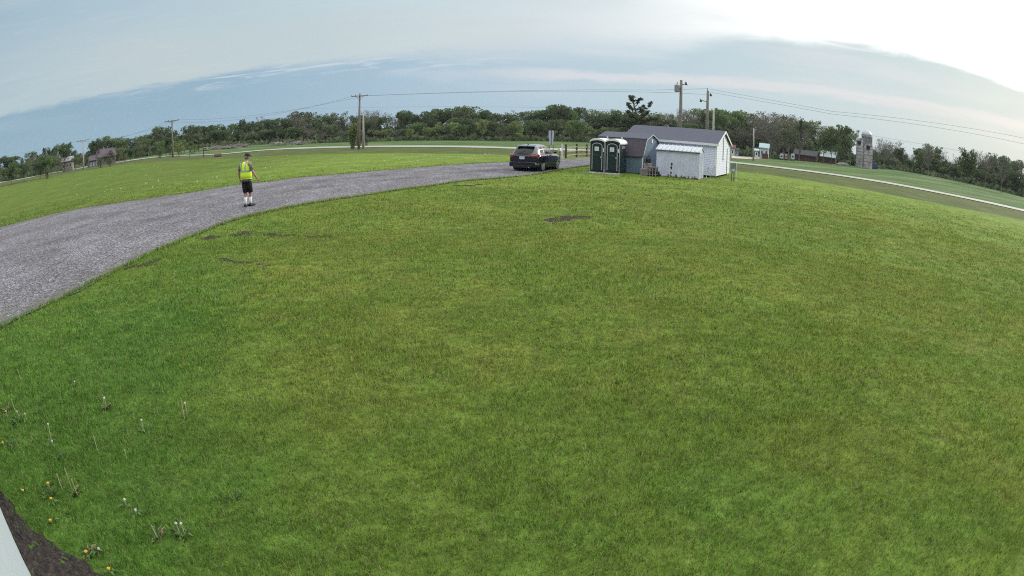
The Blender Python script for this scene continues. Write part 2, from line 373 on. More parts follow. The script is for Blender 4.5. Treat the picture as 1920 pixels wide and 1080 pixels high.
# --- draped ribbons
def drape(name, up, lo, lift, nacross, step, m, kind='structure'):
    """sheet between two photo-traced edges, laid on the land"""
    U = np.array(up, float); L = np.array(lo, float)
    def dens(P):
        d = np.r_[0, np.cumsum(np.hypot(*np.diff(P, axis=0).T))]; n = int(d[-1]/step)+2
        s_ = np.linspace(0, d[-1], n); return s_/d[-1]
    tU = np.r_[0, np.cumsum(np.hypot(*np.diff(U, axis=0).T))]; tU /= tU[-1]
    n = len(dens(U)); s_ = np.linspace(0, 1, n)
    Ui = np.stack([np.interp(s_, tU, U[:, k]) for k in (0, 1)], 1); Li = np.stack([np.interp(s_, tU, L[:, k]) for k in (0, 1)], 1)
    w_ = np.linspace(0, 1, nacross)[:, None, None]
    G = Ui[None]*(1-w_)+Li[None]*w_
    me = grid_mesh(name, G[..., 0], G[..., 1], h(G[..., 0], G[..., 1])+lift)
    fattr(me, 'across', np.repeat(np.linspace(0, 1, nacross)[:, None], n, 1))
    me.materials.append(m); o = bpy.data.objects.new(name, me); C.objects.link(o); tag(o, kind=kind); return o, G
def gravel_fn(t, p, m):
    g_ = t.n('ShaderNodeNewGeometry').outputs['Position']
    v1 = t.n('ShaderNodeTexVoronoi', {'Vector': g_, 'Scale': 38.}); v2 = t.n('ShaderNodeTexVoronoi', {'Vector': g_, 'Scale': 17.})
    c1 = t.n('ShaderNodeSeparateColor', {0: v1.outputs['Color']}).outputs[0]; c2 = t.n('ShaderNodeSeparateColor', {0: v2.outputs['Color']}).outputs[1]
    k = t.m('ADD', t.m('MULTIPLY', c1, .65), t.m('MULTIPLY', c2, .35))
    col = t.ramp(k, [(.1, (.035, .033, .039)), (.4, (.115, .110, .120)), (.72, (.225, .216, .233)), (1, (.50, .485, .51))])
    big = t.noise(g_, .5, 5, .6)
    sv = t.n('ShaderNodeVectorMath', {0: g_, 1: (.5, .12, 0)}, operation='MULTIPLY').outputs[0]
    str_ = t.noise(sv, 2.2, 5, .6)
    col = t.n('ShaderNodeVectorMath', {0: col, 'Scale': t.m('MULTIPLY', t.mr(big, .3, .7, .78, 1.15, 'LINEAR'), t.mr(str_, .35, .65, .85, 1.12, 'LINEAR'))}, operation='SCALE').outputs[0]
    # dusty soil and seedlings creeping in along the edges
    ac = t.n('ShaderNodeAttribute', attribute_name='across').outputs['Fac']
    wt = t.m('ABSOLUTE', t.m('SUBTRACT', t.m('ABSOLUTE', t.m('SUBTRACT', ac, .47)), .14))
    col = t.n('ShaderNodeVectorMath', {0: col, 'Scale': t.m('SUBTRACT', 1.04, t.m('MULTIPLY', t.mr(t.m('ADD', wt, t.m('MULTIPLY', t.m('SUBTRACT', big, .5), .12)), .07, .0), .18))}, operation='SCALE').outputs[0]
    e = t.m('ABSOLUTE', t.m('SUBTRACT', ac, .5)); en = t.noise(g_, 1.6, 6, .7)
    col = t.mix(t.mr(t.m('ADD', e, t.m('MULTIPLY', t.m('SUBTRACT', en, .5), .3)), .41, .53, 0, .75), col, (.10, .10, .065))
    m.node_tree.links.new(col, p.inputs['Base Color'])
    hh = t.m('ADD', t.m('MULTIPLY', v1.outputs['Distance'], -1.), t.m('MULTIPLY', big, .6))
    m.node_tree.links.new(t.n('ShaderNodeBump', {'Strength': .7, 'Distance': .03, 'Height': hh}).outputs[0], p.inputs['Normal'])
gravel = attr_mat('gravel', '', gravel_fn, .9, .2)
def spline(P, k=6):
    P = np.array(P, float); o = []
    for i in range(len(P)-1):
        p0, p1, p2, p3 = P[max(i-1, 0)], P[i], P[i+1], P[min(i+2, len(P)-1)]
        for s_ in np.linspace(0, 1, k, endpoint=False):
            o.append(.5*((2*p1)+(-p0+p2)*s_+(2*p0-5*p1+4*p2-p3)*s_**2+(-p0+3*p1-3*p2+p3)*s_**3))
    return np.array(o+[P[-1]])
drvU = spline([gp(*a) for a, b in DE]); drvL = spline([gp(*b) for a, b in DE])
# ragged edge
def rag(P, amp):
    T = np.gradient(P, axis=0); T /= np.hypot(*T.T)[:, None]+1e-9; Nn = np.stack([-T[:, 1], T[:, 0]], 1)
    d = np.r_[0, np.cumsum(np.hypot(*np.diff(P, axis=0).T))]
    k = sum(np.sin(d*f_+p_)/f_**.5 for f_, p_ in ((.9, 1), (2.3, 2.2), (5.1, .4), (9.7, 4), (17, 1.3)))
    return P+Nn*(amp*k)[:, None]
driveway, drvG = drape('driveway', rag(drvU, .05), rag(drvL, .06), .02, 25, .22, gravel)
asph = mat('road_surface', (.30, .30, .26), .85, var=.15, scale=.4)
rU = spline([gp(*p) for p in road_up], 8); rL = spline([gp(*p) for p in road_lo], 8)
road, roadG = drape('road', rU, rL, .06, 9, 1.5, asph)
lane = mat('farm_lane_gravel', (.42, .37, .30), .9, var=.2, scale=.5)
la, lb = [(1372, 293), (1440, 291.5), (1462, 292.5)], [(1372, 297.5), (1440, 296.5), (1462, 294.5)]
lane_o, _ = drape('farm_lane', spline([gp(*p) for p in la], 6), spline([gp(*p) for p in lb], 6), .09, 5, 1.5, lane)
# ------------------------------------------------------------------ the building that carries the camera
W1, W0 = gp(62, 1080), gp(0, 945)
wd = W1-W0; wd /= np.hypot(*wd); wn = np.array([-wd[1], wd[0]])      # points to the lawn
if wn[1] < 0: wn = -wn
off = .09                                                          # wall stands just behind the camera
a_ = math.asin((float(W1@wn)+off)/np.hypot(*W1)) if abs((float(W1@wn)+off)) < np.hypot(*W1) else 0
def rot2(v, a): return np.array([v[0]*math.cos(a)-v[1]*math.sin(a), v[0]*math.sin(a)+v[1]*math.cos(a)])
best = min(np.linspace(-.12, .12, 481), key=lambda a: abs(float(W1@rot2(wn, a))+off)); wd, wn = rot2(wd, best), rot2(wn, best)
wall_az = math.degrees(math.atan2(wn[0], wn[1]))
bo = empty('equipment_building', (W1[0], W1[1], 0), wall_az, 'long building with white painted wall above the bare soil strip, bottom left corner', 'building')
white_wall = mat('white_wall_panel', (.50, .56, .63), .45, var=.05, scale=5.)
b = MB(); b.box((1.0, -2.52, 1.05), (14, 5, 2.3)); b.build('wall', white_wall, bo)
b = MB()

pass
b = MB(); b.prism([(-.03, 2.2), (-5.05, 2.2), (-2.52, 2.46)], -6, 8, 'x'); b.build('roof', mat('charcoal_shingle', (.075, .080, .110), .9, var=.25, scale=9, bump=.3), bo)
# bare soil under the eaves
soil = attr_mat('bare_soil', '', lambda t, p, m: (
    m.node_tree.links.new(t.ramp(t.noise(t.n('ShaderNodeNewGeometry').outputs['Position'], 22., 8, .75), [(.3, (.022, .018, .016)), (.5, (.06, .05, .045)), (.62, (.10, .088, .08)), (.72, (.26, .25, .25))]), p.inputs['Base Color']),
    m.node_tree.links.new(t.n('ShaderNodeBump', {'Strength': 1., 'Distance': .05, 'Height': t.noise(t.n('ShaderNodeNewGeometry').outputs['Position'], 14., 8, .75)}).outputs[0], p.inputs['Normal'])), .95, .1)
sa = [W1+wd*s_ for s_ in (-1.6, -1.1, -.6, -.2, .15, .5, .9, 1.3, 2.0, 3.0, 4.2)]
sw = [.05, .12, .2, .38, .52, .62, .66, .70, .7, .7, .7]
sU = spline([p-wn*.01 for p in sa], 6); sL = spline([p+wn*k for p, k in zip(sa, sw)], 6)
def rag2(P, amp): return P+wn[None]*rng.normal(0, amp, len(P))[:, None]
soil_o, soilG = drape('bare_soil', sU, rag2(sL, .02), .012, 22, .05, soil)
v = np.array([x_.co for x_ in soil_o.data.vertices]); v[:, 2] += rng.normal(0, .006, len(v))+.01*np.sin(v[:, 0]*17)*np.sin(v[:, 1]*13); soil_o.data.vertices.foreach_set('co', v.ravel())
# ------------------------------------------------------------------ grass blades on the near lawn
def in_poly(x, y, P):
    r = np.zeros(len(x), bool); n = len(P); j = n-1
    for i in range(n):
        xi, yi = P[i]; xj, yj = P[j]
        c = ((yi > y) != (yj > y)) & (x < (xj-xi)*(y-yi)/(yj-yi+1e-12)+xi); r ^= c; j = i
    return r
drv_poly = np.concatenate([drvU, drvL[::-1]]); soil_poly = np.concatenate([sU, sL[::-1]])
def scatter(n, r0, r1, a0=-66, a1=64):
    r = np.sqrt(rng.uniform(r0*r0, r1*r1, n)); a = rng.uniform(R_(a0), R_(a1), n); x, y = r*np.sin(a), r*np.cos(a)
    ok = ~in_poly(x, y, drv_poly) & ~in_poly(x, y, soil_poly) & ((x*wn[0]+y*wn[1]) > (W1@wn)+.03)
    ba = bare_amount(x, y); ok &= rng.random(n) > np.clip(ba*(.75+.55*np.sin(x*11+3*np.sin(y*7))*np.sin(y*9+2)), 0, .96)
    return x[ok], y[ok]
def clumpy(x, y, s):
    return .5+.25*np.sin(x*s+1.7*np.sin(y*s*.7))+.25*np.sin(y*s*1.3+2.1*np.sin(x*s*.6+1))
VV, FQ, FT, nv = [], [], [], 0
for (r0, r1, dens_, nb, hgt, wid) in ((1.9, 5.5, 760, 9, .040, .0040), (5.5, 9, 380, 9, .042, .0062), (9, 15, 150, 9, .045, .0095), (15, 26, 40, 9, .052, .016), (26, 48, 9, 9, .06, .026)):
    area = .5*R_(130)*(r1*r1-r0*r0); x, y = scatter(int(area*dens_), r0, r1)
    if r1 > 40: kp = rng.random(len(x)) < 1-smooth(27, 48, np.hypot(x, y)); x, y = x[kp], y[kp]
    nn = len(x); cl = clumpy(x, y, 2.6)*.5+clumpy(x, y, .9)*.5+rng.normal(0, .12, nn)
    x = np.repeat(x, nb); y = np.repeat(y, nb); cl = np.repeat(cl, nb)
    sp = .05 if r1 < 10 else .05+.002*r1
    x = x+rng.normal(0, sp, len(x)); y = y+rng.normal(0, sp, len(x))
    z = h(x, y); hh = hgt*(.55+.75*np.clip(cl, 0, 1))*rng.uniform(.55, 1.35, len(x)); th = rng.uniform(0, 2*np.pi, len(x)); ln = rng.uniform(.15, .95, len(x))
    wdt = wid*rng.uniform(.7, 1.3, len(x)); la_ = th+rng.normal(0, .9, len(x))+np.pi/2
    ux, uy = np.cos(th)*wdt/2, np.sin(th)*wdt/2; lx, ly = np.cos(la_)*hh*ln, np.sin(la_)*hh*ln
    o = np.stack([x, y, z-.004], 1)
    p0 = o-np.stack([ux, uy, 0*x], 1); p1 = o+np.stack([ux, uy, 0*x], 1)
    mid_ = o+np.stack([lx*.35, ly*.35, hh*.62], 1); p2 = mid_+np.stack([ux, uy, 0*x], 1)*.75; p3 = mid_-np.stack([ux, uy, 0*x], 1)*.75
    tip = o+np.stack([lx, ly, hh], 1)
    V5 = np.stack([p0, p1, p2, p3, tip], 1); k = np.arange(len(x))*5+nv
    VV.append(V5.reshape(-1, 3)); FQ.append(np.stack([k, k+1, k+2, k+3], 1)); FT.append(np.stack([k+3, k+2, k+4], 1)); nv += 5*len(x)
# longer unmown blades leaning over the edges of the gravel
for P_, den in ((drvL, 70), (drvU, 22)):
    k = 9000 if den == 70 else 5000; ii = rng.integers(0, len(P_)-1, k); tt = rng.random(k)[:, None]; q = P_[ii]*(1-tt)+P_[ii+1]*tt
    q = q+rng.normal(0, .055, (k, 2)); q = q[np.hypot(*q.T) < 45]; x, y = q.T; n_ = len(x)
    rr_ = np.hypot(x, y); z = h(x, y); hh = rng.uniform(.03, .10, n_); th = rng.uniform(0, 2*np.pi, n_); wdt = .005+.0006*rr_; ux, uy = np.cos(th)*wdt/2, np.sin(th)*wdt/2; lx, ly = -np.sin(th)*hh*.6, np.cos(th)*hh*.6
    o = np.stack([x, y, z-.004+.02*(rng.random(n_) < .5)], 1); e0 = np.stack([ux, uy, 0*x], 1); mid_ = o+np.stack([lx*.35, ly*.35, hh*.62], 1)
    V5 = np.stack([o-e0, o+e0, mid_+e0*.7, mid_-e0*.7, o+np.stack([lx, ly, hh], 1)], 1); k_ = np.arange(n_)*5+nv
    VV.append(V5.reshape(-1, 3)); FQ.append(np.stack([k_, k_+1, k_+2, k_+3], 1)); FT.append(np.stack([k_+3, k_+2, k_+4], 1)); nv += 5*n_
VV = np.concatenate(VV); FQ = np.concatenate(FQ); FT = np.concatenate(FT)
me = bpy.data.meshes.new('lawn_grass'); me.vertices.add(len(VV)); me.vertices.foreach_set('co', VV.ravel().astype('f'))
li = np.concatenate([FQ.ravel(), FT.ravel()]).astype('i'); me.loops.add(len(li)); me.loops.foreach_set('vertex_index', li)
ls = np.concatenate([np.arange(len(FQ))*4, len(FQ)*4+np.arange(len(FT))*3]).astype('i'); me.polygons.add(len(ls)); me.polygons.foreach_set('loop_start', ls); me.update()
nb_ = len(FQ); rv = rng.random(nb_); fattr(me, 'tone', np.repeat(rv, 5))

def blade_fn(t, p, m):
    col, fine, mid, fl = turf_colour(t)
    tone = t.n('ShaderNodeAttribute', attribute_name='tone').outputs['Fac']
    col = t.n('ShaderNodeVectorMath', {0: col, 'Scale': t.mr(tone, 0, 1, .35, 1.8, 'LINEAR')}, operation='SCALE').outputs[0]
    col = t.mix(t.mr(tone, .88, .95), col, (.36, .32, .17))
    m.node_tree.links.new(col, p.inputs['Base Color'])
    tr = t.n('ShaderNodeBsdfTranslucent', {0: col}); mxs = t.n('ShaderNodeMixShader', {0: .35, 1: p.outputs[0], 2: tr.outputs[0]})
    m.node_tree.links.new(mxs.outputs[0], m.node_tree.nodes['Material Output'].inputs[0])
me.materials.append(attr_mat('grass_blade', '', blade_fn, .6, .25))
go = bpy.data.objects.new('lawn_grass', me); C.objects.link(go); tag(go, 'short mown green grass covering the near lawn', 'grass', kind='stuff')
# ------------------------------------------------------------------ shared materials
siding = mat('white_lap_siding', (.67, .70, .83), .55, var=.06, scale=2.5)
bluewall = mat('grey_blue_board', (.135, .20, .26), .7, var=.12, scale=3)
trimw = mat('white_trim', (.72, .74, .76), .5, var=.04)
shingle = MATS['charcoal_shingle']
shingle2 = mat('brown_shingle', (.060, .050, .062), .9, var=.25, scale=9, bump=.3)
tin = mat('white_painted_tin', (.59, .61, .76), .45, var=.1, scale=2.2)
rustm = mat('rust_stain', (.22, .17, .14), .9, var=.4, scale=8)
dark = mat('dark_void', (.012, .012, .014), .9)
concrete = mat('grey_concrete', (.36, .34, .32), .9, var=.2, scale=5, bump=.2)
def shade(w_): return w_
AZG, AZL = 30., -60.                       # the sheds' gable and long directions
def dirv(a): return np.array([math.sin(R_(a)), math.cos(R_(a))])
# local frame used for sheds: +X = towards the photograph's right (long axis reversed), +Y = away
# ---- large white shed
A = gp(1342, 333.7); gw = along(A, AZG, 1367, 328.6); Mr = A+dirv(AZG)*gw/2; Lr = along(Mr, AZL, 1193, 238)
zA = hz(A); eh = top_at(A, 1345, 271)-zA; rh = top_at(Mr, 1359, 248)-zA
print('big shed', gw, Lr, eh, rh)
big = empty('storage_shed', (A[0], A[1], zA), AZG, 'largest white shed with dark shingle roof and bright lap sided gable end', 'shed')
def clap(bmesh_mb, x0, x1, z0, z1, y, axis='x', step=.115, side=-1, gable=None):
    """lap siding boards as thin wedges proud of a wall"""
    z = z0
    while z < z1-.02:
        zt = min(z+step, z1); a0, a1 = x0, x1
        if gable:
            k = gable(zt-.01)
            if k is None: break
            a0, a1 = k
        if axis == 'x': vs = [(a0, y, z), (a1, y, z), (a1, y+side*.016, z), (a0, y+side*.016, z), (a0, y, zt), (a1, y, zt), (a1, y+side*.004, zt), (a0, y+side*.004, zt)]
        else: vs = [(y, a0, z), (y, a1, z), (y+side*.016, a1, z), (y+side*.016, a0, z), (y, a0, zt), (y, a1, zt), (y+side*.004, a1, zt), (y+side*.004, a0, zt)]
        bmesh_mb.add(vs, [(0, 1, 2, 3), (4, 7, 6, 5), (0, 4, 5, 1), (3, 2, 6, 7), (0, 3, 7, 4), (1, 5, 6, 2)]); z = zt
b = MB(); b.prism([(0, .12), (gw, .12), (gw, eh), (gw/2, rh-.03), (0, eh)], -Lr, 0, 'x')
clap(b, -Lr, 0, .14, eh-.16, 0); clap(b, 0, gw, .14, rh-.1, 0, 'y', side=1, gable=lambda z: (0, gw) if z < eh else (((z-eh)/(rh-eh)*gw/2+.02, gw-(z-eh)/(rh-eh)*gw/2-.02) if z < rh-.12 else None))
b.build('wall', siding, big)
b = MB(); ov = .16; s_ = (rh-eh)/(gw/2)
for sg in (1, -1):
    y0, y1 = (-ov, gw/2) if sg == 1 else (gw+ov, gw/2)
    z0 = eh-ov*s_
    b.prism([(y0, z0+.02), (y1, rh+.02), (y1, rh+.10), (y0, z0+.10)], -Lr-.12, .14, 'x')
b.build('roof', shingle, big)
b = MB(); b.box((-Lr/2, -ov-.012, eh-ov*s_+.03), (Lr+.3, .02, .15)); b.box((-Lr/2, -.03, eh-.10), (Lr, .05, .13)); b.build('eave_fascia', trimw, big)
for sg in (0, 1):
    b = MB(); y0 = -ov if sg == 0 else gw+ov
    b.bar((.152, y0, eh-ov*s_+.03), (.152, gw/2, rh+.03), .022, .15); b.build('rake_board', trimw, big)
for y in (0, gw): b = MB(); b.box((.012, y+(.05 if y == 0 else -.05), eh/2), (.03, .11, eh-.2)); b.build('corner_board', trimw, big)
b = MB(); b.box((-.05, -.02, eh/2+.05), (.1, .03, eh-.3)); b.build('corner_board', trimw, big)
b = MB(); b.box((.03, gw*.76, 1.02), (.03, .05, 1.85)); b.build('door_edge', mat('dark_joint', (.05, .05, .05), .8), big)
b = MB(); b.bar((.045, gw*.44, 1.25), (.045, gw*.44, rh-.35), .035); b.box((.05, gw*.44, 1.18), (.05, .07, .10)); b.build('conduit', mat('grey_conduit', (.16, .18, .18), .5), big)
for x in np.linspace(-Lr+.3, -.3, 5):
    for y in (.25, gw-.25): b = MB(); b.box((x, y, .055), (.3, .3, .15)); b.build('foundation_block', concrete, big)
# ---- small metal shed in front
D = gp(1310.4, 337); mg = max(.9, along(D, AZG, 1321.5, 335)); mL = along(D, AZL-4, 1230, 331)
zD = hz(D); me_ = top_at(D, 1311, 286)-zD; Mm = D+dirv(AZG)*mg/2; mr_ = top_at(Mm, 1317.5, 278)-zD
print('tin shed', mg, mL, me_, mr_)
tn_ = empty('garden_shed', (D[0], D[1], zD), AZG-4, 'small white ribbed metal shed with rust holes in front of the largest shed', 'shed')
b = MB(); b.prism([(0, .03), (mg, .03), (mg, me_), (mg/2, mr_-.02), (0, me_)], -mL, 0, 'x')
for i in range(1, int(mL/.19)): b.box((-mL+i*.19, -.008, me_/2), (.025, .016, me_-.1))
for i in range(1, int(mg/.2)): b.box((.008, i*.2, me_/2), (.016, .022, me_-.1))
b.build('wall', tin, tn_)
b = MB(); s2_ = (mr_-me_)/(mg/2)
for sg in (1, -1):
    y0, y1 = (-.07, mg/2) if sg == 1 else (mg+.07, mg/2)
    b.prism([(y0, me_-.07*s2_+.01), (y1, mr_+.01), (y1, mr_+.05), (y0, me_-.07*s2_+.04)], -mL-.05, .06, 'x')
roof_tin = mat('bright_tin_roof', (.46, .50, .54), .35, var=.08, scale=3)
rf = b.build('roof', roof_tin, tn_)
b = MB()
for i in range(int(mL/.26)+1):
    x = -mL+i*.26+.05
    for sg in (1, -1):
        y0, y1 = (-.07, mg/2) if sg == 1 else (mg+.07, mg/2)
        b.bar((x, y0, me_-.07*s2_+.06), (x, y1, mr_+.07), .03, .055)
b.build('standing_seam', roof_tin, rf)
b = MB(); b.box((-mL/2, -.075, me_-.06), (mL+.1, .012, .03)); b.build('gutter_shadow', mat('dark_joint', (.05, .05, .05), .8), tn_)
for y in (.0, mg): b = MB(); b.box((.012, y, me_/2), (.03, .05, me_)); b.build('corner_trim', trimw, tn_)
for px, py, rx, rz in ((1260, 308, .055, .11), (1259, 314.5, .06, .09), (1258.5, 324, .05, .09), (1257, 328.5, .04, .05)):
    t_ = along(D, AZL-4, px, py); P_ = D+dirv(AZL-4)*t_; z_ = top_at(P_, px, py)-zD
    b = MB(); b.prism([(-t_+rx*math.cos(k)*(.8+.3*math.sin(3*k)), z_+rz*math.sin(k)) for k in np.linspace(0, 6.28, 12, endpoint=False)], -.022, -.004, 'y'); b.build('rust_hole', dark, tn_)
b = MB()
for k in range(46):
    x = -rng.uniform(.05, mL-.05); hh_ = rng.uniform(.02, .10) if k < 34 else rng.uniform(.1, .2); b.box((x, -.019, .03+hh_/2), (rng.uniform(.02, .10), .008, hh_))
b.build('rust_streak', rustm, tn_)
# ---- blue gambrel barn
G = gp(1203.5, 326.6); zG = hz(G); bp = along(G, AZG, 1221.5, 300); bw = 2*bp; Mp = G+dirv(AZG)*bp; bh = top_at(Mp, 1221.5, 252.3)-zG
bL = along(Mp, AZL, 1137, 245)
q1 = along(G, AZG, 1211.5, 262); z1 = top_at(G+dirv(AZG)*q1, 1211.5, 262)-zG; ez = top_at(G, 1206.5, 291)-zG
print('barn', bw, bL, bh, q1, z1, ez)
bn = empty('barn_shed', (G[0], G[1], zG), AZG, 'blue grey barn shaped shed with brown gambrel roof behind the portable toilets', 'shed')
gp_ = [(0, .05), (bw, .05), (bw, ez), (bw-q1, z1), (bp, bh), (q1, z1), (0, ez)]
b = MB(); b.prism(gp_, -bL, 0, 'x')
for i in range(1, int(bw/.2)): 
    y = i*.2; zt = ez+(z1-ez)*min(y, bw-y)/q1 if min(y, bw-y) < q1 else z1+(bh-z1)*(min(y, bw-y)-q1)/(bp-q1)
    b.box((.006, y, zt/2), (.012, .02, zt-.1))
for i in range(1, int(bL/.2)): b.box((-i*.2, -.006, ez/2), (.02, .012, ez-.1))
b.build('wall', bluewall, bn)
b = MB()
def slab(y0, z0, y1, z1_, t=.04, x0=-bL-.08, x1=.09): b.prism([(y0, z0), (y1, z1_), (y1, z1_+t), (y0, z0+t)], x0, x1, 'x')
slab(-.09, ez-.12, q1, z1+.01); slab(bw+.09, ez-.12, bw-q1, z1+.01)
b.build('lower_roof', shingle2, bn)
b = MB(); slab(q1-.03, z1+.03, bp, bh+.03); slab(bw-q1+.03, z1+.03, bp, bh+.03); b.build('upper_roof', shingle, bn)
b = MB(); b.box((.02, .03, ez/2), (.05, .12, ez)); b.build('corner_trim', trimw, bn)
for (a0, a1) in (((-.02, ez-.05), (q1-.02, z1)), ((q1-.02, z1), (bp, bh)), ((bw+.02, ez-.05), (bw-q1+.02, z1)), ((bw-q1+.02, z1), (bp, bh))):
    b = MB(); b.bar((.098, a0[0], a0[1]), (.098, a1[0], a1[1]), .015, .05); b.build('gable_trim', mat('pale_trim', (.45, .50, .52), .6), bn)
b = MB(); b.box((.03, bp-.03, bh-.42), (.04, .2, .24)); b.build('gable_vent', trimw, bn)
# ---- portable toilets on one long skid
tA = gp(1105, 321.8); tB = gp(1161.7, 326.6); fd = tB-tA; TW = float(np.hypot(*fd))/2; faz = math.degrees(math.atan2(fd[0], fd[1]))-90   # thing's +Y away
TD = max(.95, along(tB, faz, 1174.5, 326.6)); zt0 = hz(tA)+.05; TH = top_at((tA*3+tB)/4+dirv(faz)*TD/2, 1122.5, 258)-zt0
print('toilets', TW, TD, TH, faz)
green_d = mat('dark_green_plastic', (.009, .026, .030), .35, var=.1); purple_d = mat('charcoal_plastic', (.010, .011, .016), .4, var=.1)
greyt = mat('grey_plastic_trim', (.36, .38, .40), .5); whitep = mat('white_dome_plastic', (.74, .82, .80), .4, var=.05); paper = mat('white_paper', (.75, .78, .80), .7, var=.03); inkm = mat('faded_ink', (.25, .30, .36), .8)
def make_toilet(i):
    P = tA+fd/2*(i+.5)
    t = empty('portable_toilet', (P[0], P[1], zt0), faz, ['dark green portable toilet with white domed roof, left one of the pair', 'dark green portable toilet with side louvres, beside the blue grey barn'][i], 'portable toilet', 'portable toilets standing side by side')
    w2 = TW/2-.012; ht = TH-.30
    def arch(wd_, z0_, z1_, rise, y=0, n=14): return [(-wd_, z0_), (wd_, z0_)]+[(wd_*math.cos(k), z1_+rise*math.sin(k)) for k in np.linspace(0, math.pi, n)]
    b = MB(); b.prism(arch(w2, 0, ht, .17), 0, TD, 'y'); b.build('cabin', purple_d, t, bevel=.012)
    b = MB(); o_ = [((w2+.035)*math.cos(k), ht+.02+.27*math.sin(k)) for k in np.linspace(0, math.pi, 16)]; i_ = [((w2+.035)*math.cos(k), ht-.03+.19*math.sin(k)) for k in np.linspace(math.pi, 0, 16)]
    b.prism(o_+i_, -.04, TD+.04, 'y'); r_ = b.build('roof', whitep, t)
    b = MB(); b.tube([(w2*.5, TD*.8, ht+.1), (w2*.5, TD*.8, ht+.42)], .05, 10); b.build('vent_pipe', greyt, t)
    dw, dz0, dz1 = w2*.62, .10, ht-.20
    b = MB(); b.prism(arch(dw, dz0, dz1, .16), -.03, -.002, 'y'); d_ = b.build('door', green_d, t)
    pts = [(-dw-.02, -.03, dz0)]+[((dw+.02)*math.cos(k), -.03, dz1+.18*math.sin(k)) for k in np.linspace(math.pi, 0, 13)]+[(dw+.02, -.03, dz0)]
    b = MB(); b.tube(pts, .026, 6); b.build('door_frame', greyt, t)
    b = MB(); b.box((-.02, -.036, ht-.36), (.26, .008, .25)); s1 = b.build('door_notice', paper, d_)
    b = MB()
    for k in range(4): b.box((-.02, -.0415, ht-.30-k*.045), (.18-.03*(k % 2), .002, .014))
    b.build('notice_text', inkm, s1)
    b = MB(); b.box((0, -.04, ht*.57), (dw*1.25, .03, .045)); b.build('door_rib', mat('green_plastic_light', (.05, .09, .085), .4), d_)
    b = MB(); b.box((dw*.86, -.05, ht*.5), (.07, .04, .10)); b.build('latch', greyt, d_)
    b = MB(); b.box((w2*.86, -.012, ht-.42), (.08, .022, .22)); b.build('side_notice', paper, t)
    for sx in (-1, 1): b = MB(); b.box((sx*(w2-.02), -.008, ht/2), (.03, .03, ht)); b.build('corner_post', greyt, t)
    if i == 1:
        b = MB(); b.box((w2+.006, TD/2, ht*.48), (.012, TD*.78, ht*.8)); sp = b.build('side_panel', green_d, t)
        b = MB()
        for k in range(3): b.box((w2+.018, TD/2, ht*.9-.05*k), (.02, TD*.5, .025))
        b.build('louvre', greyt, sp)
        b = MB(); b.box((w2+.01, TD-.02, ht/2), (.03, .03, ht)); b.build('corner_post', greyt, t)
        b = MB()
        for k in range(4): b.box((w2+.016, TD/2, ht*(.2+.17*k)), (.014, TD*.7, .03))
        b.build('panel_rib', purple_d, sp)
    return t
for i in (0, 1): make_toilet(i)
p0 = gp(1092, 323.5); p1 = gp(1160, 329.3); m_ = (p0+p1)/2; L_ = float(np.hypot(*(p1-p0)))
sk = MB(); sk.box((0, .06, .04), (L_, .14, .08)); sk.box((0, 1.0, .03), (L_-.2, .14, .06)); 
for k in (-.3, 0, .3): sk.box((k*L_, .53, .025), (.12, .9, .05))
sko = sk.build('wooden_skid', mat('weathered_board', (.42, .40, .36), .85, var=.2, scale=6)); sko.location = (m_[0], m_[1], hz(m_)-.02); sko.rotation_euler[2] = -R_(faz)
tag(sko, 'pale weathered timber skid lying under the two portable toilets', 'skid')
# ---- clutter between the barn and the tin shed
c0 = gp(1210, 328); zc = hz(c0)
pinkb = mat('pink_paver', (.30, .25, .27), .9, var=.2, scale=4); tanb = mat('weathered_pallet_wood', (.24, .21, .205), .9, var=.25, scale=5)
def stack(px, py, w_, d_, z_, nm, lab, cat, m_, lift=0., rows=4):
    p = gp(px, py); b = MB()
    for k in range(rows): b.box((rng.normal(0, .008), rng.normal(0, .008), lift+z_*(k+.5)/rows), (w_, d_, z_/rows-.012))
    o = b.build(nm, m_); o.location = (p[0], p[1], hz(p)); o.rotation_euler[2] = -R_(AZG+8); return tag(o, lab, cat)
stack(1209, 328, .5, .4, .40, 'paver_stack', 'stack of pinkish concrete pavers against the blue grey barn gable', 'paver stack', pinkb)
pl = gp(1223, 330.3); b = MB()
for k in range(3): b.box((0, 0, .12+.22*k), (.62, .42, .022))
for x in (-.26, -.09, .09, .26): b.box((x, -.2, .3), (.05, .03, .6)); b.box((x, .2, .3), (.05, .03, .6))
o = b.build('wooden_crate', tanb); o.location = (pl[0], pl[1], hz(pl)); o.rotation_euler[2] = -R_(AZG); tag(o, 'slatted weathered wood crate left of the small tin shed', 'crate')
pl2 = gp(1215, 327.2); b = MB(); b.box((0, 0, .52), (.5, .35, .42)); o = b.build('cardboard_box', mat('faded_cardboard', (.34, .27, .27), .9, var=.15), bevel=.01); o.location = (pl2[0], pl2[1], hz(pl2)); o.rotation_euler[2] = -R_(AZG-5)
b = MB(); b.box((0, 0, .15), (.46, .32, .30)); ob = b.build('cinder_block', concrete); ob.location = o.location; ob.rotation_euler[2] = o.rotation_euler[2]; tag(ob, 'concrete block carrying the faded brown box by the barn', 'concrete block')
tag(o, 'faded brown box standing on a concrete block by the barn', 'box')
lg = empty('gas_cylinder', (pl2[0], pl2[1], hz(pl2)+.73), 0, 'dark round gas cylinder on top of the faded brown box', 'gas cylinder')
b = MB(); b.oval([(0, 0, 0, .12, .12), (0, 0, .02, .15, .15), (0, 0, .22, .155, .155), (0, 0, .32, .12, .12), (0, 0, .36, .05, .05)], 16); b.build('tank', mat('black_enamel', (.015, .015, .02), .4), lg, smooth_=True)
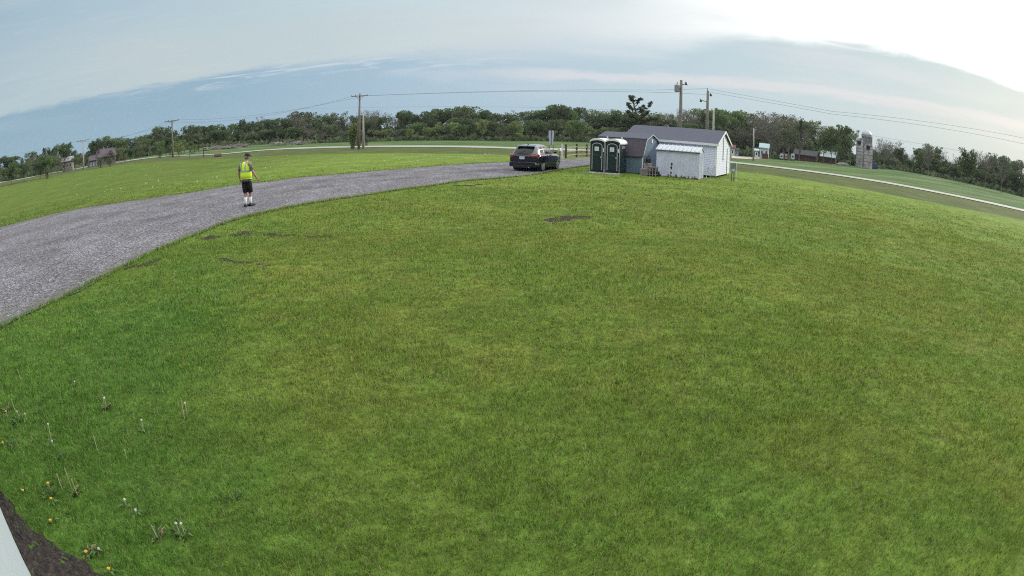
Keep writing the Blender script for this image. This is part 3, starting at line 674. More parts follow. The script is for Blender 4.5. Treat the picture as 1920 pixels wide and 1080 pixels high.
b = MB(); b.tube([(0, 0, .36), (0, 0, .42)], .03, 8); b.tube([(.09*math.cos(k), .09*math.sin(k), .42) for k in np.linspace(0, 4.8, 10)], .012, 6); b.build('valve_guard', mat('black_enamel', (.015, .015, .02), .4), lg)
fn_ = gp(1228, 330); fr = empty('push_mower', (fn_[0], fn_[1], hz(fn_)), AZG+60, 'dark push mower wedged between the crate and the tin shed', 'mower')
b = MB(); b.box((0, 0, .24), (.42, .5, .14)); b.build('deck', mat('dark_green_paint', (.02, .05, .04), .5), fr, bevel=.03)
b = MB(); b.oval([(0, 0, .31, .13, .13), (0, 0, .48, .13, .13), (0, 0, .54, .08, .08)], 14); b.build('engine', mat('grey_cast', (.2, .22, .22), .5), fr)
b = MB(); b.tube([(-.18, -.2, .28), (-.2, -.6, .78), (.2, -.6, .78), (.18, -.2, .28)], .015, 8); b.build('handle', purple_d, fr)
for sx in (-1, 1):
    for sy in (-1, 1): b = MB(); b.tube([(sx*.22, sy*.2, .1), (sx*.27, sy*.2, .1)], .1, 14); b.build('wheel', purple_d, fr)
# ---- frames leaning on the big shed, meter post
bk = [(1324, 335, 1329, 313, 'left'), (1332, 334.3, 1341, 312, 'right')]
for i, (x0, y0, x1, y1, nm) in enumerate(bk):
    a0 = gp(x0, y0); tt = along(A, AZL, x1, y1); q = A+dirv(AZL)*tt-dirv(AZG)*.04; zt = top_at(q, x1, y1)
    o = empty('leaning_pole', (a0[0], a0[1], hz(a0)), 0, ['thin grey bar leaning on the largest shed beside the tin shed', 'thin grey bar leaning on the largest shed near its corner'][i], 'pole', 'bars leaning on the largest shed')
    b = MB(); b.tube([(0, 0, .0), (q[0]-a0[0], q[1]-a0[1], zt-hz(a0))], .014, 6); b.build('bar', mat('grey_conduit', (.16, .18, .18), .5), o)
    b = MB(); b.tube([(0, 0, .02), (-.12, -.08, .01)], .014, 6); b.build('foot', mat('grey_conduit', (.16, .18, .18), .5), o)
mp = gp(1375.5, 340); zm = hz(mp); mt_ = top_at(mp, 1375, 306)-zm
met = empty('meter_pedestal', (mp[0], mp[1], zm), 8, 'grey electric meter boxes on posts right of the largest shed', 'electric meter')
galv = mat('galvanised_grey', (.30, .33, .34), .45, var=.1, metal=.2)
for x in (-.13, .02): b = MB(); b.box((x, 0, mt_*.3), (.05, .05, mt_*.6)); b.build('post', mat('blue_grey_pipe', (.09, .12, .15), .5), met)
b = MB(); b.box((-.05, -.02, mt_*.57), (.26, .13, mt_*.26)); b.build('lower_box', galv, met, bevel=.01)
b = MB(); b.box((-.05, -.02, mt_*.84), (.3, .13, mt_*.28)); b.build('upper_box', mat('dull_grey_box', (.16, .18, .18), .5), met, bevel=.01)
b = MB(); b.tube([(-.05, -.085, mt_*.62), (-.05, -.14, mt_*.62)], .085, 14); b.build('meter_dial', mat('meter_glass', (.5, .55, .55), .15), met)
b = MB(); b.tube([(.17, 0, 0), (.17, 0, mt_*1.02)], .016, 8); b.build('conduit', trimw, met)
# ------------------------------------------------------------------ utility poles and wires
polew = mat('weathered_pole_wood', (.17, .155, .13), .9, var=.25, scale=3); polel = mat('pale_pole_wood', (.36, .35, .32), .9, var=.2, scale=3)
insu = mat('insulator_glass', (.10, .10, .10), .3); blackm = mat('black_hardware', (.02, .02, .02), .5)
def pole(px, pb, pt_, topx, r, lab, arm=None, armz=.97, armaz=0, base=None, lean=True, pm=polew, R=None, nm='utility_pole', grp='poles of the overhead line'):
    p = base if base is not None else gp(px, pb)
    if R: a_ = azel(px, pb)[0]; p = np.array([R*math.sin(a_), R*math.cos(a_)])
    z0 = hz(p); zt = top_at(p, topx, pt_)-z0
    d = ray(topx, pt_); rr = math.hypot(*p); tp = np.array([d[0], d[1]])/math.hypot(d[0], d[1])*rr; dx, dy = (tp-p) if lean else (0, 0)
    o = empty(nm, (p[0], p[1], z0), 0, lab, 'utility pole', grp)
    b = MB(); b.tube([(0, 0, -.3), (dx*.5, dy*.5, zt*.5), (dx, dy, zt)], [r*1.25, r, r*.75], 10); b.build('mast', pm, o, smooth_=True)
    if arm:
        c, s_ = math.cos(R_(armaz)), math.sin(R_(armaz)); z = zt*armz; cx, cy = dx*armz, dy*armz
        b = MB(); b.bar((cx-c*arm, cy-s_*arm-r, z), (cx+c*arm, cy+s_*arm-r, z), .1, .12)
        b.bar((cx-c*arm*.5, cy-s_*arm*.5-r, z-.03), (cx, cy-r, z-.6), .04); b.bar((cx+c*arm*.5, cy+s_*arm*.5-r, z-.03), (cx, cy-r, z-.6), .04)
        ca = b.build('cross_arm', pm, o)
        for k in (-.92, -.45, .92):
            b = MB(); b.oval([(cx+c*arm*k, cy+s_*arm*k-r, z+.05, .03, .03), (cx+c*arm*k, cy+s_*arm*k-r, z+.12, .07, .07), (cx+c*arm*k, cy+s_*arm*k-r, z+.24, .05, .05)], 8); b.build('insulator', insu, ca)
    return o, np.array([p[0]+dx, p[1]+dy, z0+zt]), p, zt
P1, T1, b1, z1p = pole(157, 311, 262, 156.5, .16, 'leftmost utility pole standing in front of the dark roofed house', arm=1.9, R=125, pm=polel)
P2, T2, b2, z2p = pole(324.5, 278, 225, 323, .16, 'utility pole with cross arm rising from shrubs left of the walking man', arm=1.7, R=112)
P3, T3, b3, z3p = pole(672.5, 273.5, 175, 674.5, .17, 'tall utility pole with cross arm in the brown thicket beyond the road', arm=1.25, R=88, armz=.955)
P3b, T3b, _, _ = pole(681, 273, 215, 681, .15, 'short bare pole right beside the tall pole in the thicket', R=89, pm=polel)
P4, T4, b4, z4p = pole(1274, 250, 150, 1277.5, .165, 'tallest pole rising behind the largest shed, carries a transformer and a lamp', base=np.array([math.sin(azel(1274.5, 250)[0]), math.cos(azel(1274.5, 250)[0])])*55)
P5, T5, b5, z5p = pole(1324, 250, 170, 1327.5, .16, 'pole with lamp bracket behind the largest shed near its gable', base=np.array([math.sin(azel(1324.5, 250)[0]), math.cos(azel(1324.5, 250)[0])])*58)
P6, T6, _, _ = pole(1337, 250, 206, 1338.5, .14, 'short pale pole just right of the lamp bracket pole', base=np.array([math.sin(azel(1337.5, 250)[0]), math.cos(azel(1337.5, 250)[0])])*72, pm=polel)
P7, T7, _, _ = pole(1413, 293, 240, 1413.5, .13, 'thin pale pole beside the farm lane right of the sheds', R=105, pm=polel)
def local(o, p): return tuple(np.array(p)-np.array(o.location))
t4 = local(P4, T4); k4 = z4p/8.
b = MB(); cx, cy, cz = t4[0]-.42, t4[1]-.1, t4[2]-1.15
b.oval([(cx, cy, cz, .17, .17), (cx, cy, cz+.05, .24, .24), (cx, cy, cz+.62, .24, .24), (cx, cy, cz+.70, .12, .12)], 16); tr_ = b.build('transformer', mat('transformer_grey', (.22, .25, .26), .5), P4)
b = MB(); b.tube([(cx, cy, cz+.68), (cx+.02, cy, cz+.95)], [.05, .03], 8); b.build('bushing', insu, tr_)
b = MB(); b.bar((cx+.2, cy, cz+.3), (t4[0], t4[1], cz+.3), .1, .06); b.build('bracket', blackm, tr_)
b = MB(); b.tube([(t4[0], t4[1], t4[2]-.25), (t4[0]+.22, t4[1]-.05, t4[2]-.45)], .025, 6); b.tube([(t4[0]+.1, t4[1], t4[2]-.42), (t4[0]+.42, t4[1]-.05, t4[2]-.3)], .025, 6); lm = b.build('lamp_arm', blackm, P4)
b = MB(); b.oval([(t4[0]+.45, t4[1]-.05, t4[2]-.42, .14, .1), (t4[0]+.45, t4[1]-.05, t4[2]-.3, .13, .13), (t4[0]+.45, t4[1]-.05, t4[2]-.12, .07, .07)], 12); b.build('lamp_head', mat('lamp_grey', (.07, .08, .09), .4), lm)
t5 = local(P5, T5)
for sx, dz in ((-.72, -1.0), (.30, -.35)):
    b = MB(); b.tube([(t5[0], t5[1], t5[2]+dz-.1), (t5[0]+sx*.8, t5[1]-.05, t5[2]+dz)], .03, 6); aa = b.build('bracket', blackm, P5)
    b = MB(); b.oval([(t5[0]+sx, t5[1]-.05, t5[2]+dz-.16, .12, .1), (t5[0]+sx, t5[1]-.05, t5[2]+dz+.02, .11, .11), (t5[0]+sx, t5[1]-.05, t5[2]+dz+.16, .05, .05)], 12); b.build('lamp_head' if sx < 0 else 'cutout_fuse', mat('lamp_grey', (.07, .08, .09), .4), aa)
b = MB(); b.tube([(t5[0], t5[1], t5[2]-.1), (t5[0]-.05, t5[1], t5[2]+.25)], .03, 6); b.build('pole_pin', insu, P5)
wire_m = mat('overhead_wire', (.20, .22, .25), .6)
def wpt(px, py, R): a, e = azel(px, py); return np.array([R*math.sin(a), R*math.cos(a), H+R*math.tan(e)])
def wire(pts, lab, r=.022, sag=None, nm='overhead_wire'):
    P = []
    for (a, b_, s_) in zip(pts[:-1], pts[1:], sag or [.6]*9):
        for k in np.linspace(0, 1, 16): q = a*(1-k)+b_*k; q = q+np.array([0, 0, -4*s_*k*(1-k)]); P.append(q)
    b = MB(); b.tube(P, r*.75, 5); o = b.build(nm, wire_m); return tag(o, lab, 'wire', 'overhead line wires')
farL = wpt(-80, 300, 190)
wr = [('upper', 0., 0.), ('lower', 1.0, 9.)]
e1 = wpt(1990, 274, 62); e2 = wpt(1990, 286, 62)
wire([T1+[1.5, 0, -.1], T2+[1.2, 0, -.1], T3+[1.0, 0, -.35]], 'upper overhead wire from the leftmost pole to the thicket pole', sag=[1.1, 1.3])
wire([T1+[-1.5, 0, -.1], T2+[-1.4, 0, -.1], T3+[-1.0, 0, -.35]], 'lower overhead wire from the leftmost pole to the thicket pole', sag=[1.3, 1.7])
wire([farL, T1+[0, 0, -.1]], 'overhead wire leaving the leftmost pole towards the left edge', sag=[1.2])
wire([T3+[1.1, 0, -.35], wpt(1222, 168.5, 62), T5+[-.05, 0, .2]], 'upper overhead wire from the thicket pole to the lamp bracket pole', r=.018, sag=[.35, .02])
wire([T3+[-.9, 0, -.35], wpt(1272, 174, 56), T5+[0, 0, -.35]], 'lower overhead wire from the thicket pole past the transformer', r=.018, sag=[.35, .02])
wire([T5+[-.05, 0, .2], wpt(1560, 209, 55), e1], 'upper overhead wire crossing the sky to the right edge', r=.016, sag=[.1, .1])
wire([T5+[.1, 0, -.1], wpt(1560, 214, 55), e2], 'lower overhead wire crossing the sky to the right edge', r=.016, sag=[.1, .1])
wire([wpt(560, 204, 115), wpt(1240, 210, 80), T6], 'faint low service wire above the wood behind the sheds', r=.014, sag=[.5, .05])
wire([wpt(1632, 254, 130), wpt(1800, 283, 100), wpt(1880, 300, 95)], 'thin wire running right from the silos above the wood', r=.025, sag=[.1, .1])
# ------------------------------------------------------------------ sign, gate post, rail fence, field posts
sp_ = gp(1033, 302); zs = hz(sp_); R1 = math.hypot(*sp_); a0_ = top_at(sp_, 1034, 244)-zs; a1_ = top_at(sp_, 1034, 272)-zs
sg_ = empty('road_sign', (sp_[0], sp_[1], zs), math.degrees(math.atan2(*sp_)), 'back of a white and dark sign on two posts behind the car', 'sign')
mw = R1/F; hs = a0_-a1_
lightp = mat('pale_sign_back', (.42, .46, .50), .5, var=.04)
b = MB(); k = mw*5.3; b.prism([(-k*.55, a1_), (k*.55, a1_), (k*.72, a1_+hs*.35), (k*1.15, a1_+hs*.48), (k*1.15, a0_-.04), (k*.7, a0_+.06), (-k*.7, a0_+.06), (-k*1.15, a0_-.04), (-k*1.15, a1_+hs*.48), (-k*.72, a1_+hs*.35)], 0, .025, 'y'); b.build('backing_board', blackm, sg_)
for s_ in (-1, 1):
    b = MB(); b.prism([(s_*k*.12, a1_+.02), (s_*k*.70, a1_+.02), (s_*k*.70, a1_+hs*.36), (s_*k*1.0, a1_+hs*.5), (s_*k*.95, a0_-.02), (s_*k*.12, a0_-.02)], -.02, -.002, 'y'); b.build('panel', lightp, sg_)
    b = MB(); b.box((s_*k*.7, .05, a1_/2), (.06, .05, a1_)); b.build('post', polew, sg_)
gpz = gp(1054, 297.5); zg = hz(gpz); gh = top_at(gpz, 1054, 271)-zg
gpo = empty('gate_post', (gpz[0], gpz[1], zg), 0, 'white square gate post at the left end of the rail fence', 'post')
b = MB(); b.box((0, 0, gh/2), (.16, .16, gh)); b.build('post', mat('white_vinyl', (.62, .62, .68), .5), gpo); b = MB(); b.prism([(-.1, gh), (.1, gh), (0, gh+.08)], -.1, .1, 'y'); b.build('cap', trimw, gpo)
mbp = gp(1049.5, 298.5); mbo = empty('mailbox', (mbp[0], mbp[1], hz(mbp)), 20, 'pale box on a thin rail between the sign and the gate post', 'mailbox')
mz = top_at(mbp, 1049, 281)-hz(mbp)
b = MB(); b.prism([(-.1, mz-.1), (.1, mz-.1), (.1, mz+.04)]+[(.1*math.cos(k), mz+.04+.1*math.sin(k)) for k in np.linspace(.3, 2.84, 6)]+[(-.1, mz+.04)], -.2, .2, 'y'); b.build('box', mat('cream_paint', (.62, .6, .5), .5), mbo)
b = MB(); b.box((0, 0, (mz-.1)/2), (.06, .06, mz-.1)); b.build('post', polew, mbo)
fpx = [(1061, 296.8, 270.5), (1081, 294.8, 269.5), (1100, 293.5, 270.5), (1119, 292, 270), (1139, 291, 270)]
fb = [gp(x, y) for x, y, _ in fpx]; fo = empty('rail_fence', (fb[0][0], fb[0][1], hz(fb[0])), 0, 'weathered wooden rail fence with dark posts beyond the driveway end', 'fence')
o3 = np.array([*fb[0], hz(fb[0])]); tops = []
for p, (x, y, t_) in zip(fb, fpx):
    zt = top_at(p, x, t_); tops.append(zt); b = MB(); b.tube([(p[0]-o3[0], p[1]-o3[1], hz(p)-.1-o3[2]), (p[0]-o3[0], p[1]-o3[1], zt-o3[2])], .085, 8); b.build('fence_post', mat('dark_stained_post', (.06, .045, .035), .9, var=.3), fo)
railm = mat('weathered_rail', (.36, .30, .24), .9, var=.3, scale=3)
for kz in (.22, .5, .78):
    for i in range(len(fb)-1):
        a, c_ = fb[i], fb[i+1]; za, zc_ = hz(a), hz(c_)
        b = MB(); b.bar((a[0]-o3[0], a[1]-o3[1]-.07, za+(tops[i]-za)*kz+rng.normal(0, .02)-o3[2]), (c_[0]-o3[0], c_[1]-o3[1]-.07, zc_+(tops[i+1]-zc_)*kz+rng.normal(0, .02)-o3[2]), .04, .075); b.build('rail', railm, fo)
# left run of the same entrance fence
fl_ = [(1046, 299), (1038, 300.5), (1028, 301)]; 
fo2 = None
for i, (px, py, pt_) in enumerate([(336, 296.5, 284), (355, 295, 285.5), (382, 295, 278)]):
    p = gp(px, py); zt = top_at(p, px, pt_)-hz(p)
    o = MB(); o.tube([(0, 0, -.1), (.02, 0, zt)], .07 if i != 2 else .09, 8); oo = o.build('fence_post', mat('old_grey_post', (.10, .09, .08), .9)); oo.location = (p[0], p[1], hz(p))
    tag(oo, ['thin dark post at the road edge, leftmost of the lone three', 'stubby dark post at the road edge, middle of the lone three', 'tall dark post at the road edge, nearest the walking man'][i], 'post', 'lone posts along the left road edge')
cp = gp(408, 294); culv = empty('culvert_pipe', (cp[0], cp[1], hz(cp)), 60, 'short rusty culvert end in the ditch left of the walking man', 'culvert')
b = MB(); b.tube([(0, -.6, .22), (0, .6, .22)], .36, 14, cap=False); b.tube([(0, -.6, .22), (0, .6, .22)], .31, 14, cap=False); b.build('pipe', mat('rusty_iron', (.16, .11, .09), .9, var=.3), culv)
b = MB(); b.box((0, -.62, .14), (.9, .1, .5)); b.build('headwall', concrete, culv)
# ------------------------------------------------------------------ the car
cw = gp(1011, 322); cl_ = gp(965, 318.5)
paint = mat('dark_blue_black_paint', (.006, .007, .017), .10, var=.03, coat=.5, spec=.4); glassm = mat('dark_car_glass', (.010, .016, .017), .03, spec=.35, var=.02)
plastic = mat('black_bumper_plastic', (.012, .012, .014), .5); tyre = mat('tyre_rubber', (.015, .015, .016), .85); alloy = mat('silver_alloy', (.50, .51, .53), .3, metal=.6)
redl = mat('red_lamp_glass', (.30, .010, .014), .12, coat=1.); pinkl = mat('pale_lamp_glass', (.62, .34, .36), .15, coat=1.)
CH = 26.5
cc = (cw+cl_)/2; cc = cw*.55+cl_*.45
car = empty('hatchback_car', (cc[0]+.05, cc[1]-.0, 0), CH, 'dark blue hatchback car seen from behind on the gravel driveway', 'car')
# local: +Y forward, rear bumper at y=-.75 (rear axle at 0), front at 3.6
st = [  # y, zbot, zbelt, half width, tuck
    (-.86, .42, .80, .66), (-.84, .30, .90, .76), (-.74, .24, .97, .86), (-.50, .22, 1.0, .90), (-.15, .20, 1.0, .912), (.4, .19, .985, .912), (1.2, .19, .98, .905), (2.0, .19, .955, .905), (2.5, .20, .94, .90), (2.9, .20, .90, .885), (3.2, .22, .82, .85), (3.40, .26, .72, .78), (3.48, .34, .60, .68)]
def bsec(y, zb, zt, wd_):
    hh_ = zt-zb
    p = [(.0, zb), (.80, zb), (.955, zb+.12*hh_), (.99, zb+.35*hh_), (1.0, zb+.62*hh_), (.985, zb+.82*hh_), (.94, zb+.94*hh_), (.84, zt), (.5, zt+.018), (0, zt+.03)]
    r_ = [(x*wd_, y, z) for x, z in p]; return r_+[(-x, y_, z) for x, y_, z in r_[-2:0:-1]]
b = MB(); b.loft([bsec(*s_) for s_ in st]); body = b.build('body', paint, car, smooth_=True)
for wy in (0, 2.65):
    c_ = MB(); c_.tube([(-1.2, wy, .315), (1.2, wy, .315)], .375, 28); co = c_.build('cut', paint)
    md = body.modifiers.new('b', 'BOOLEAN'); md.object = co; md.operation = 'DIFFERENCE'; md.solver = 'EXACT'; bpy.context.view_layer.update(); bake(body); bpy.data.objects.remove(co)
# cabin: stations y -> roof/pillar hull
cab = [(-.80, .97, .99, .62, .58), (-.64, .97, 1.17, .75, .60), (-.40, .97, 1.40, .81, .585), (-.20, .97, 1.465, .82, .575), (.2, .96, 1.515, .83, .57), (.8, .95, 1.53, .83, .57), (1.3, .94, 1.48, .82, .57), (1.75, .94, 1.31, .80, .60), (2.35, .92, .96, .74, .6)]
def csec(y, z0, z1, w0, w1):
    hh_ = z1-z0; k = min(1, hh_/.3)
    p = [(0, z0-.04), (w0*1.02, z0-.04), (w0, z0+.02), (w0*.62+w1*.38, z0+hh_*.55), (w1*1.06, z0+hh_*.86), (w1*.93, z0+hh_*.96), (w1*.6, z1), (0, z1+.012)]
    r_ = [(x, y, z) for x, z in p]; return r_+[(-x, y_, z) for x, y_, z in r_[-2:0:-1]]
b = MB(); b.loft([csec(*s_) for s_ in cab]); b.build('roof', mat('sky_sheen_roof_paint', (.03, .032, .042), .28, coat=1., spec=.8), car, smooth_=True)  # same paint as the body, lightened: the sky's reflection is put into its colour
def cabpt(y, f, off=.006):   # point on the cabin side, f = 0 belt .. 1 roof edge
    ys = [c[0] for c in cab]; v_ = [np.interp(y, ys, [c[k] for c in cab]) for k in range(1, 5)]
    z0, z1, w0, w1 = v_; hh_ = z1-z0; zz = [z0+.02, z0+hh_*.55, z0+hh_*.86]; xx = [w0, w0*.62+w1*.38, w1*1.06]; ff = [0, .6, 1]
    return np.interp(f, ff, xx)+off, np.interp(f, ff, zz)
def side_window(y0, y1, nm, sx, yt0=None, yt1=None):
    yt0 = y0 if yt0 is None else yt0; yt1 = y1 if yt1 is None else yt1; vs = []; n, m_ = 6, 4
    for i in range(n+1):
        for j in range(m_+1):
            f = .04+.90*j/m_; ya = y0+(y1-y0)*i/n; yb = yt0+(yt1-yt0)*i/n; y = ya+(yb-ya)*j/m_; x, z = cabpt(y, f); vs.append((sx*x, y, z))
    fs = [(i*(m_+1)+j, (i+1)*(m_+1)+j, (i+1)*(m_+1)+j+1, i*(m_+1)+j+1) for i in range(n) for j in range(m_)]
    b = MB(); b.add(vs, fs); o = b.build(nm, glassm, car, smooth_=True); return o
for sx in (-1, 1):
    side_window(.32, 1.05, 'rear_door_window', sx); side_window(1.12, 1.98, 'front_door_window', sx, 1.12, 1.55); side_window(-.32, .24, 'quarter_window', sx, -.05, .24)
# windscreens as sheets following the hull
def screen(ya, za, wa, yb, zb_, wb, nm, dy):
    vs = []; n, m_ = 8, 4
    for j in range(m_+1):
        t_ = j/m_
        for i in range(n+1):
            s_ = i/n*2-1; wd_ = wa+(wb-wa)*t_; vs.append((s_*wd_, ya+(yb-ya)*t_+dy*(s_*s_), za+(zb_-za)*t_+.03*math.sin(math.pi*t_)-.02*s_*s_))
    b = MB(); b.add(vs, [(j*(n+1)+i, j*(n+1)+i+1, (j+1)*(n+1)+i+1, (j+1)*(n+1)+i) for j in range(m_) for i in range(n)]); return b.build(nm, glassm, car, smooth_=True)
rw = screen(-.825, 1.01, .61, -.43, 1.41, .52, 'rear_window', .04); screen(2.38, .98, .66, 1.36, 1.485, .55, 'windscreen', -.06)
b = MB(); b.prism([(-.56, 1.405), (-.30, 1.465), (-.30, 1.485), (-.58, 1.43)], -.54, .54, 'x'); b.build('spoiler', paint, car)
b = MB(); b.bar((-.25, -.84, 1.06), (.12, -.72, 1.14), .015); b.build('wiper', plastic, rw)
b = MB(); b.tube([(0, -.15, 1.51), (0, -.28, 1.60)], [.02, .008], 6); b.ball((0, -.13, 1.512), .035); b.build('antenna', plastic, car)
b = MB(); b.loft([[(x*1.0, y, z) for x, z in ((-.88, .24), (.88, .24), (.90, .40), (.86, .55), (-.86, .55), (-.90, .40))] if y > -.8 else [(x*.93, y, z) for x, z in ((-.84, .26), (.84, .26), (.86, .40), (.82, .53), (-.82, .53), (-.86, .40))] for y in (-.93, -.55)]); b.build('rear_bumper', paint, car, bevel=.02)
b = MB(); b.box((0, -.90, .27), (1.1, .10, .14)); b.build('bumper_valance', plastic, car, bevel=.01)
b = MB(); b.tube([(.42, -.8, .24), (.42, -.96, .24)], .035, 10); b.build('exhaust', alloy, car)
for sx in (-1, 1):
    b = MB(); b.loft([[(sx*x, y, z) for x, y, z in ((.88, -.50, .84), (.92, -.42, .98), (.90, -.70, .98), (.88, -.72, .80))], [(sx*x, y, z) for x, y, z in ((.87, -.56, .82), (.83, -.80, .97), (.70, -.865, .96), (.70, -.865, .79))], [(sx*x, y, z) for x, y, z in ((.6, -.80, .84), (.6, -.80, .94), (.45, -.882, .93), (.45, -.882, .86))]]); l_ = b.build('tail_light', redl, car, bevel=.01)
    b = MB(); b.loft([[(sx*x, y, z) for x, y, z in ((.93, -.52, .93), (.93, -.52, .975), (.95, -.50, .975), (.95, -.50, .93))], [(sx*x, y, z) for x, y, z in ((.80, -.84, .92), (.80, -.84, .965), (.80, -.87, .965), (.80, -.87, .92))], [(sx*x, y, z) for x, y, z in ((.52, -.88, .91), (.52, -.88, .945), (.52, -.895, .945), (.52, -.895, .91))]]); b.build('reflector', pinkl, l_)
    b = MB(); b.loft([[(sx*.86, 2.05, 1.0), (sx*.86, 2.15, 1.0), (sx*.86, 2.15, 1.1), (sx*.86, 2.05, 1.1)], [(sx*1.06, 2.0, 1.0), (sx*1.06, 2.12, 1.02), (sx*1.06, 2.12, 1.12), (sx*1.06, 2.0, 1.13)]]); b.build('wing_mirror', paint, car, bevel=.02)
    for yy in (.55, 1.5): b = MB(); b.box((sx*.925, yy, .90), (.02, .16, .03)); b.build('door_handle', paint, car, bevel=.005)
    b = MB(); 
    b.box((sx*.905, 1.32, .25), (.03, 2.0, .09)); b.build('sill', plastic, car, bevel=.01)
    b = MB(); b.loft([[(sx*x, y, z) for x, y, z in ((.55, 3.45, .55), (.83, 3.15, .62), (.83, 3.10, .74), (.6, 3.40, .68))], [(sx*x, y, z) for x, y, z in ((.55, 3.50, .55), (.86, 3.18, .62), (.86, 3.12, .74), (.6, 3.44, .68))]]); b.build('headlight', mat('clear_lamp', (.5, .52, .55), .1), car)
    for wy in (0, 2.65):
        w_ = empty('wheel', (sx*.79, wy, .315), 0); w_.parent = car
        b = MB(); b.loft([[(sx*x, r*math.cos(k), r*math.sin(k)) for x, r in ((-.09, .24), (-.09, .30), (-.05, .315), (.05, .315), (.10, .30), (.11, .24))] for k in np.linspace(0, 2*math.pi, 32, endpoint=False)]+[[(sx*x, r, 0) for x, r in ((-.09, .24), (-.09, .30), (-.05, .315), (.05, .315), (.10, .30), (.11, .24))]], cap=False); b.build('tyre', tyre, w_, smooth_=True)
        b = MB(); b.tube([(sx*.03, 0, 0), (sx*.05, 0, 0)], .24, 28); b.mi = 1
        for k in range(5):
            a = k*2*math.pi/5+.3
            for da in (-.13, .13): b.bar((sx*.085, .04*math.cos(a), .04*math.sin(a)), (sx*.09, .225*math.cos(a+da), .225*math.sin(a+da)), .045, .03)
        b.tube([(sx*.06, 0, 0), (sx*.10, 0, 0)], .06, 12)
        rr = [[(sx*x, r*math.cos(k), r*math.sin(k)) for x, r in ((.07, .215), (.105, .215), (.112, .245), (.07, .245))] for k in np.linspace(0, 2*math.pi, 29)]
        b.loft(rr, cap=False); b.build('rim', [plastic, alloy], w_)
b = MB(); b.box((-.02, -.893, .77), (.31, .012, .155)); pt = b.build('licence_plate', mat('plate_white', (.72, .72, .78), .4, var=.02), car)
b = MB()
for k, x in enumerate((-.11, -.065, -.02, .045, .09)): b.box((x, -.90, .765), (.026, .004, .06))
b.build('plate_characters', mat('plate_ink', (.15, .18, .35), .5), pt)
b = MB(); b.tube([(0, -.885, .885), (0, -.905, .885)], .04, 16); b.build('badge', mat('badge_dark_chrome', (.10, .11, .14), .2, metal=.6), car)
b = MB(); b.box((.42, -.888, .72), (.17, .006, .022)); b.build('lettering_strip', mat('badge_dark_chrome', (.1, .11, .14), .2), car)
b = MB()
for yy in (-.84, 3.45): b.box((0, yy*.7, .30), (1.3, .3, .14))
b.box((0, 1.32, .235), (1.3, 3.4, .06)); b.build('underbody', plastic, car)
for wy in (0, 2.65): b = MB(); b.tube([(-.70, wy, .34), (.70, wy, .34)], .36, 20); b.build('wheel_arch_liner', tyre, car)
# tighten the wheelbase to that of a small hatchback
SQ = lambda y: y if y < .45 else (.45+(y-.45)*.70 if y < 2.2 else y-.525)
for o in kids(car):
    if o.type == 'EMPTY': o.location.y = SQ(o.location.y); continue
    for q in [o]+kids(o):
        if q.data.get('sq'): continue
        q.data['sq'] = 1
        for v in q.data.vertices: v.co.y = SQ(v.co.y)
bpy.context.view_layer.update()
# sit on the bank
sm = [hz(np.array(cc)+dirv(CH+90)*x+dirv(CH)*y) for x in (-.8, .8) for y in (0, 2.65)]
car.location.z = max(np.mean(sm)+.02, 0)
# ------------------------------------------------------------------ the walking man
pp = gp(463.5, 388); PZ = top_at(pp, 464, 288)-hz(pp); print('person', PZ)
skin = mat('tanned_skin', (.34, .19, .14), .6, var=.1); vestm = mat('hi_vis_yellow', (.66, .92, .040), .75, var=.05)
tapem = mat('silver_reflective_tape', (.36, .42, .44), .4); tapeo = mat('pale_yellow_edging', (.72, .88, .22), .6); camo = mat('camouflage_shirt', (.20, .185, .17), .85, var=.6, scale=22)
blackc = mat('black_cloth', (.010, .010, .014), .9); capm = mat('black_cap_cloth', (.016, .017, .018), .9); sock = mat('white_sock', (.72, .74, .74), .9); shoe = mat('black_shoe', (.008, .008, .009), .6); hairm = mat('grey_hair', (.16, .14, .13), .9)
man = empty('person', (pp[0], pp[1], hz(pp)+.02), math.degrees(math.atan2(*pp))+42, 'man in yellow safety vest, black shorts and black cap walking away on the gravel', 'person', scale=PZ/1.80)
bmv, bme, brad = [], [], []
def jv(p, r): bmv.append(p); brad.append(r if hasattr(r, '__len__') else (r, r)); return len(bmv)-1
def ch(start, pts):
    k = start
    for p, r in pts: j = jv(p, r); bme.append((k, j)); k = j
    return k
pel = jv((0, 0, .95), (.155, .12))
spn = ch(pel, [((0, .0, 1.10), (.15, .115)), ((0, -.01, 1.28), (.165, .12)), ((0, -.01, 1.42), (.15, .105))])
nk = ch(spn, [((0, .02, 1.50), (.065, .065)), ((.005, .045, 1.56), (.055, .058))])
hd = ch(nk, [((.01, .075, 1.64), (.078, .092)), ((.012, .085, 1.70), (.078, .092)), ((.012, .08, 1.755), (.05, .06))])
ch(nk+1, [((.03, .165, 1.625), .02)])
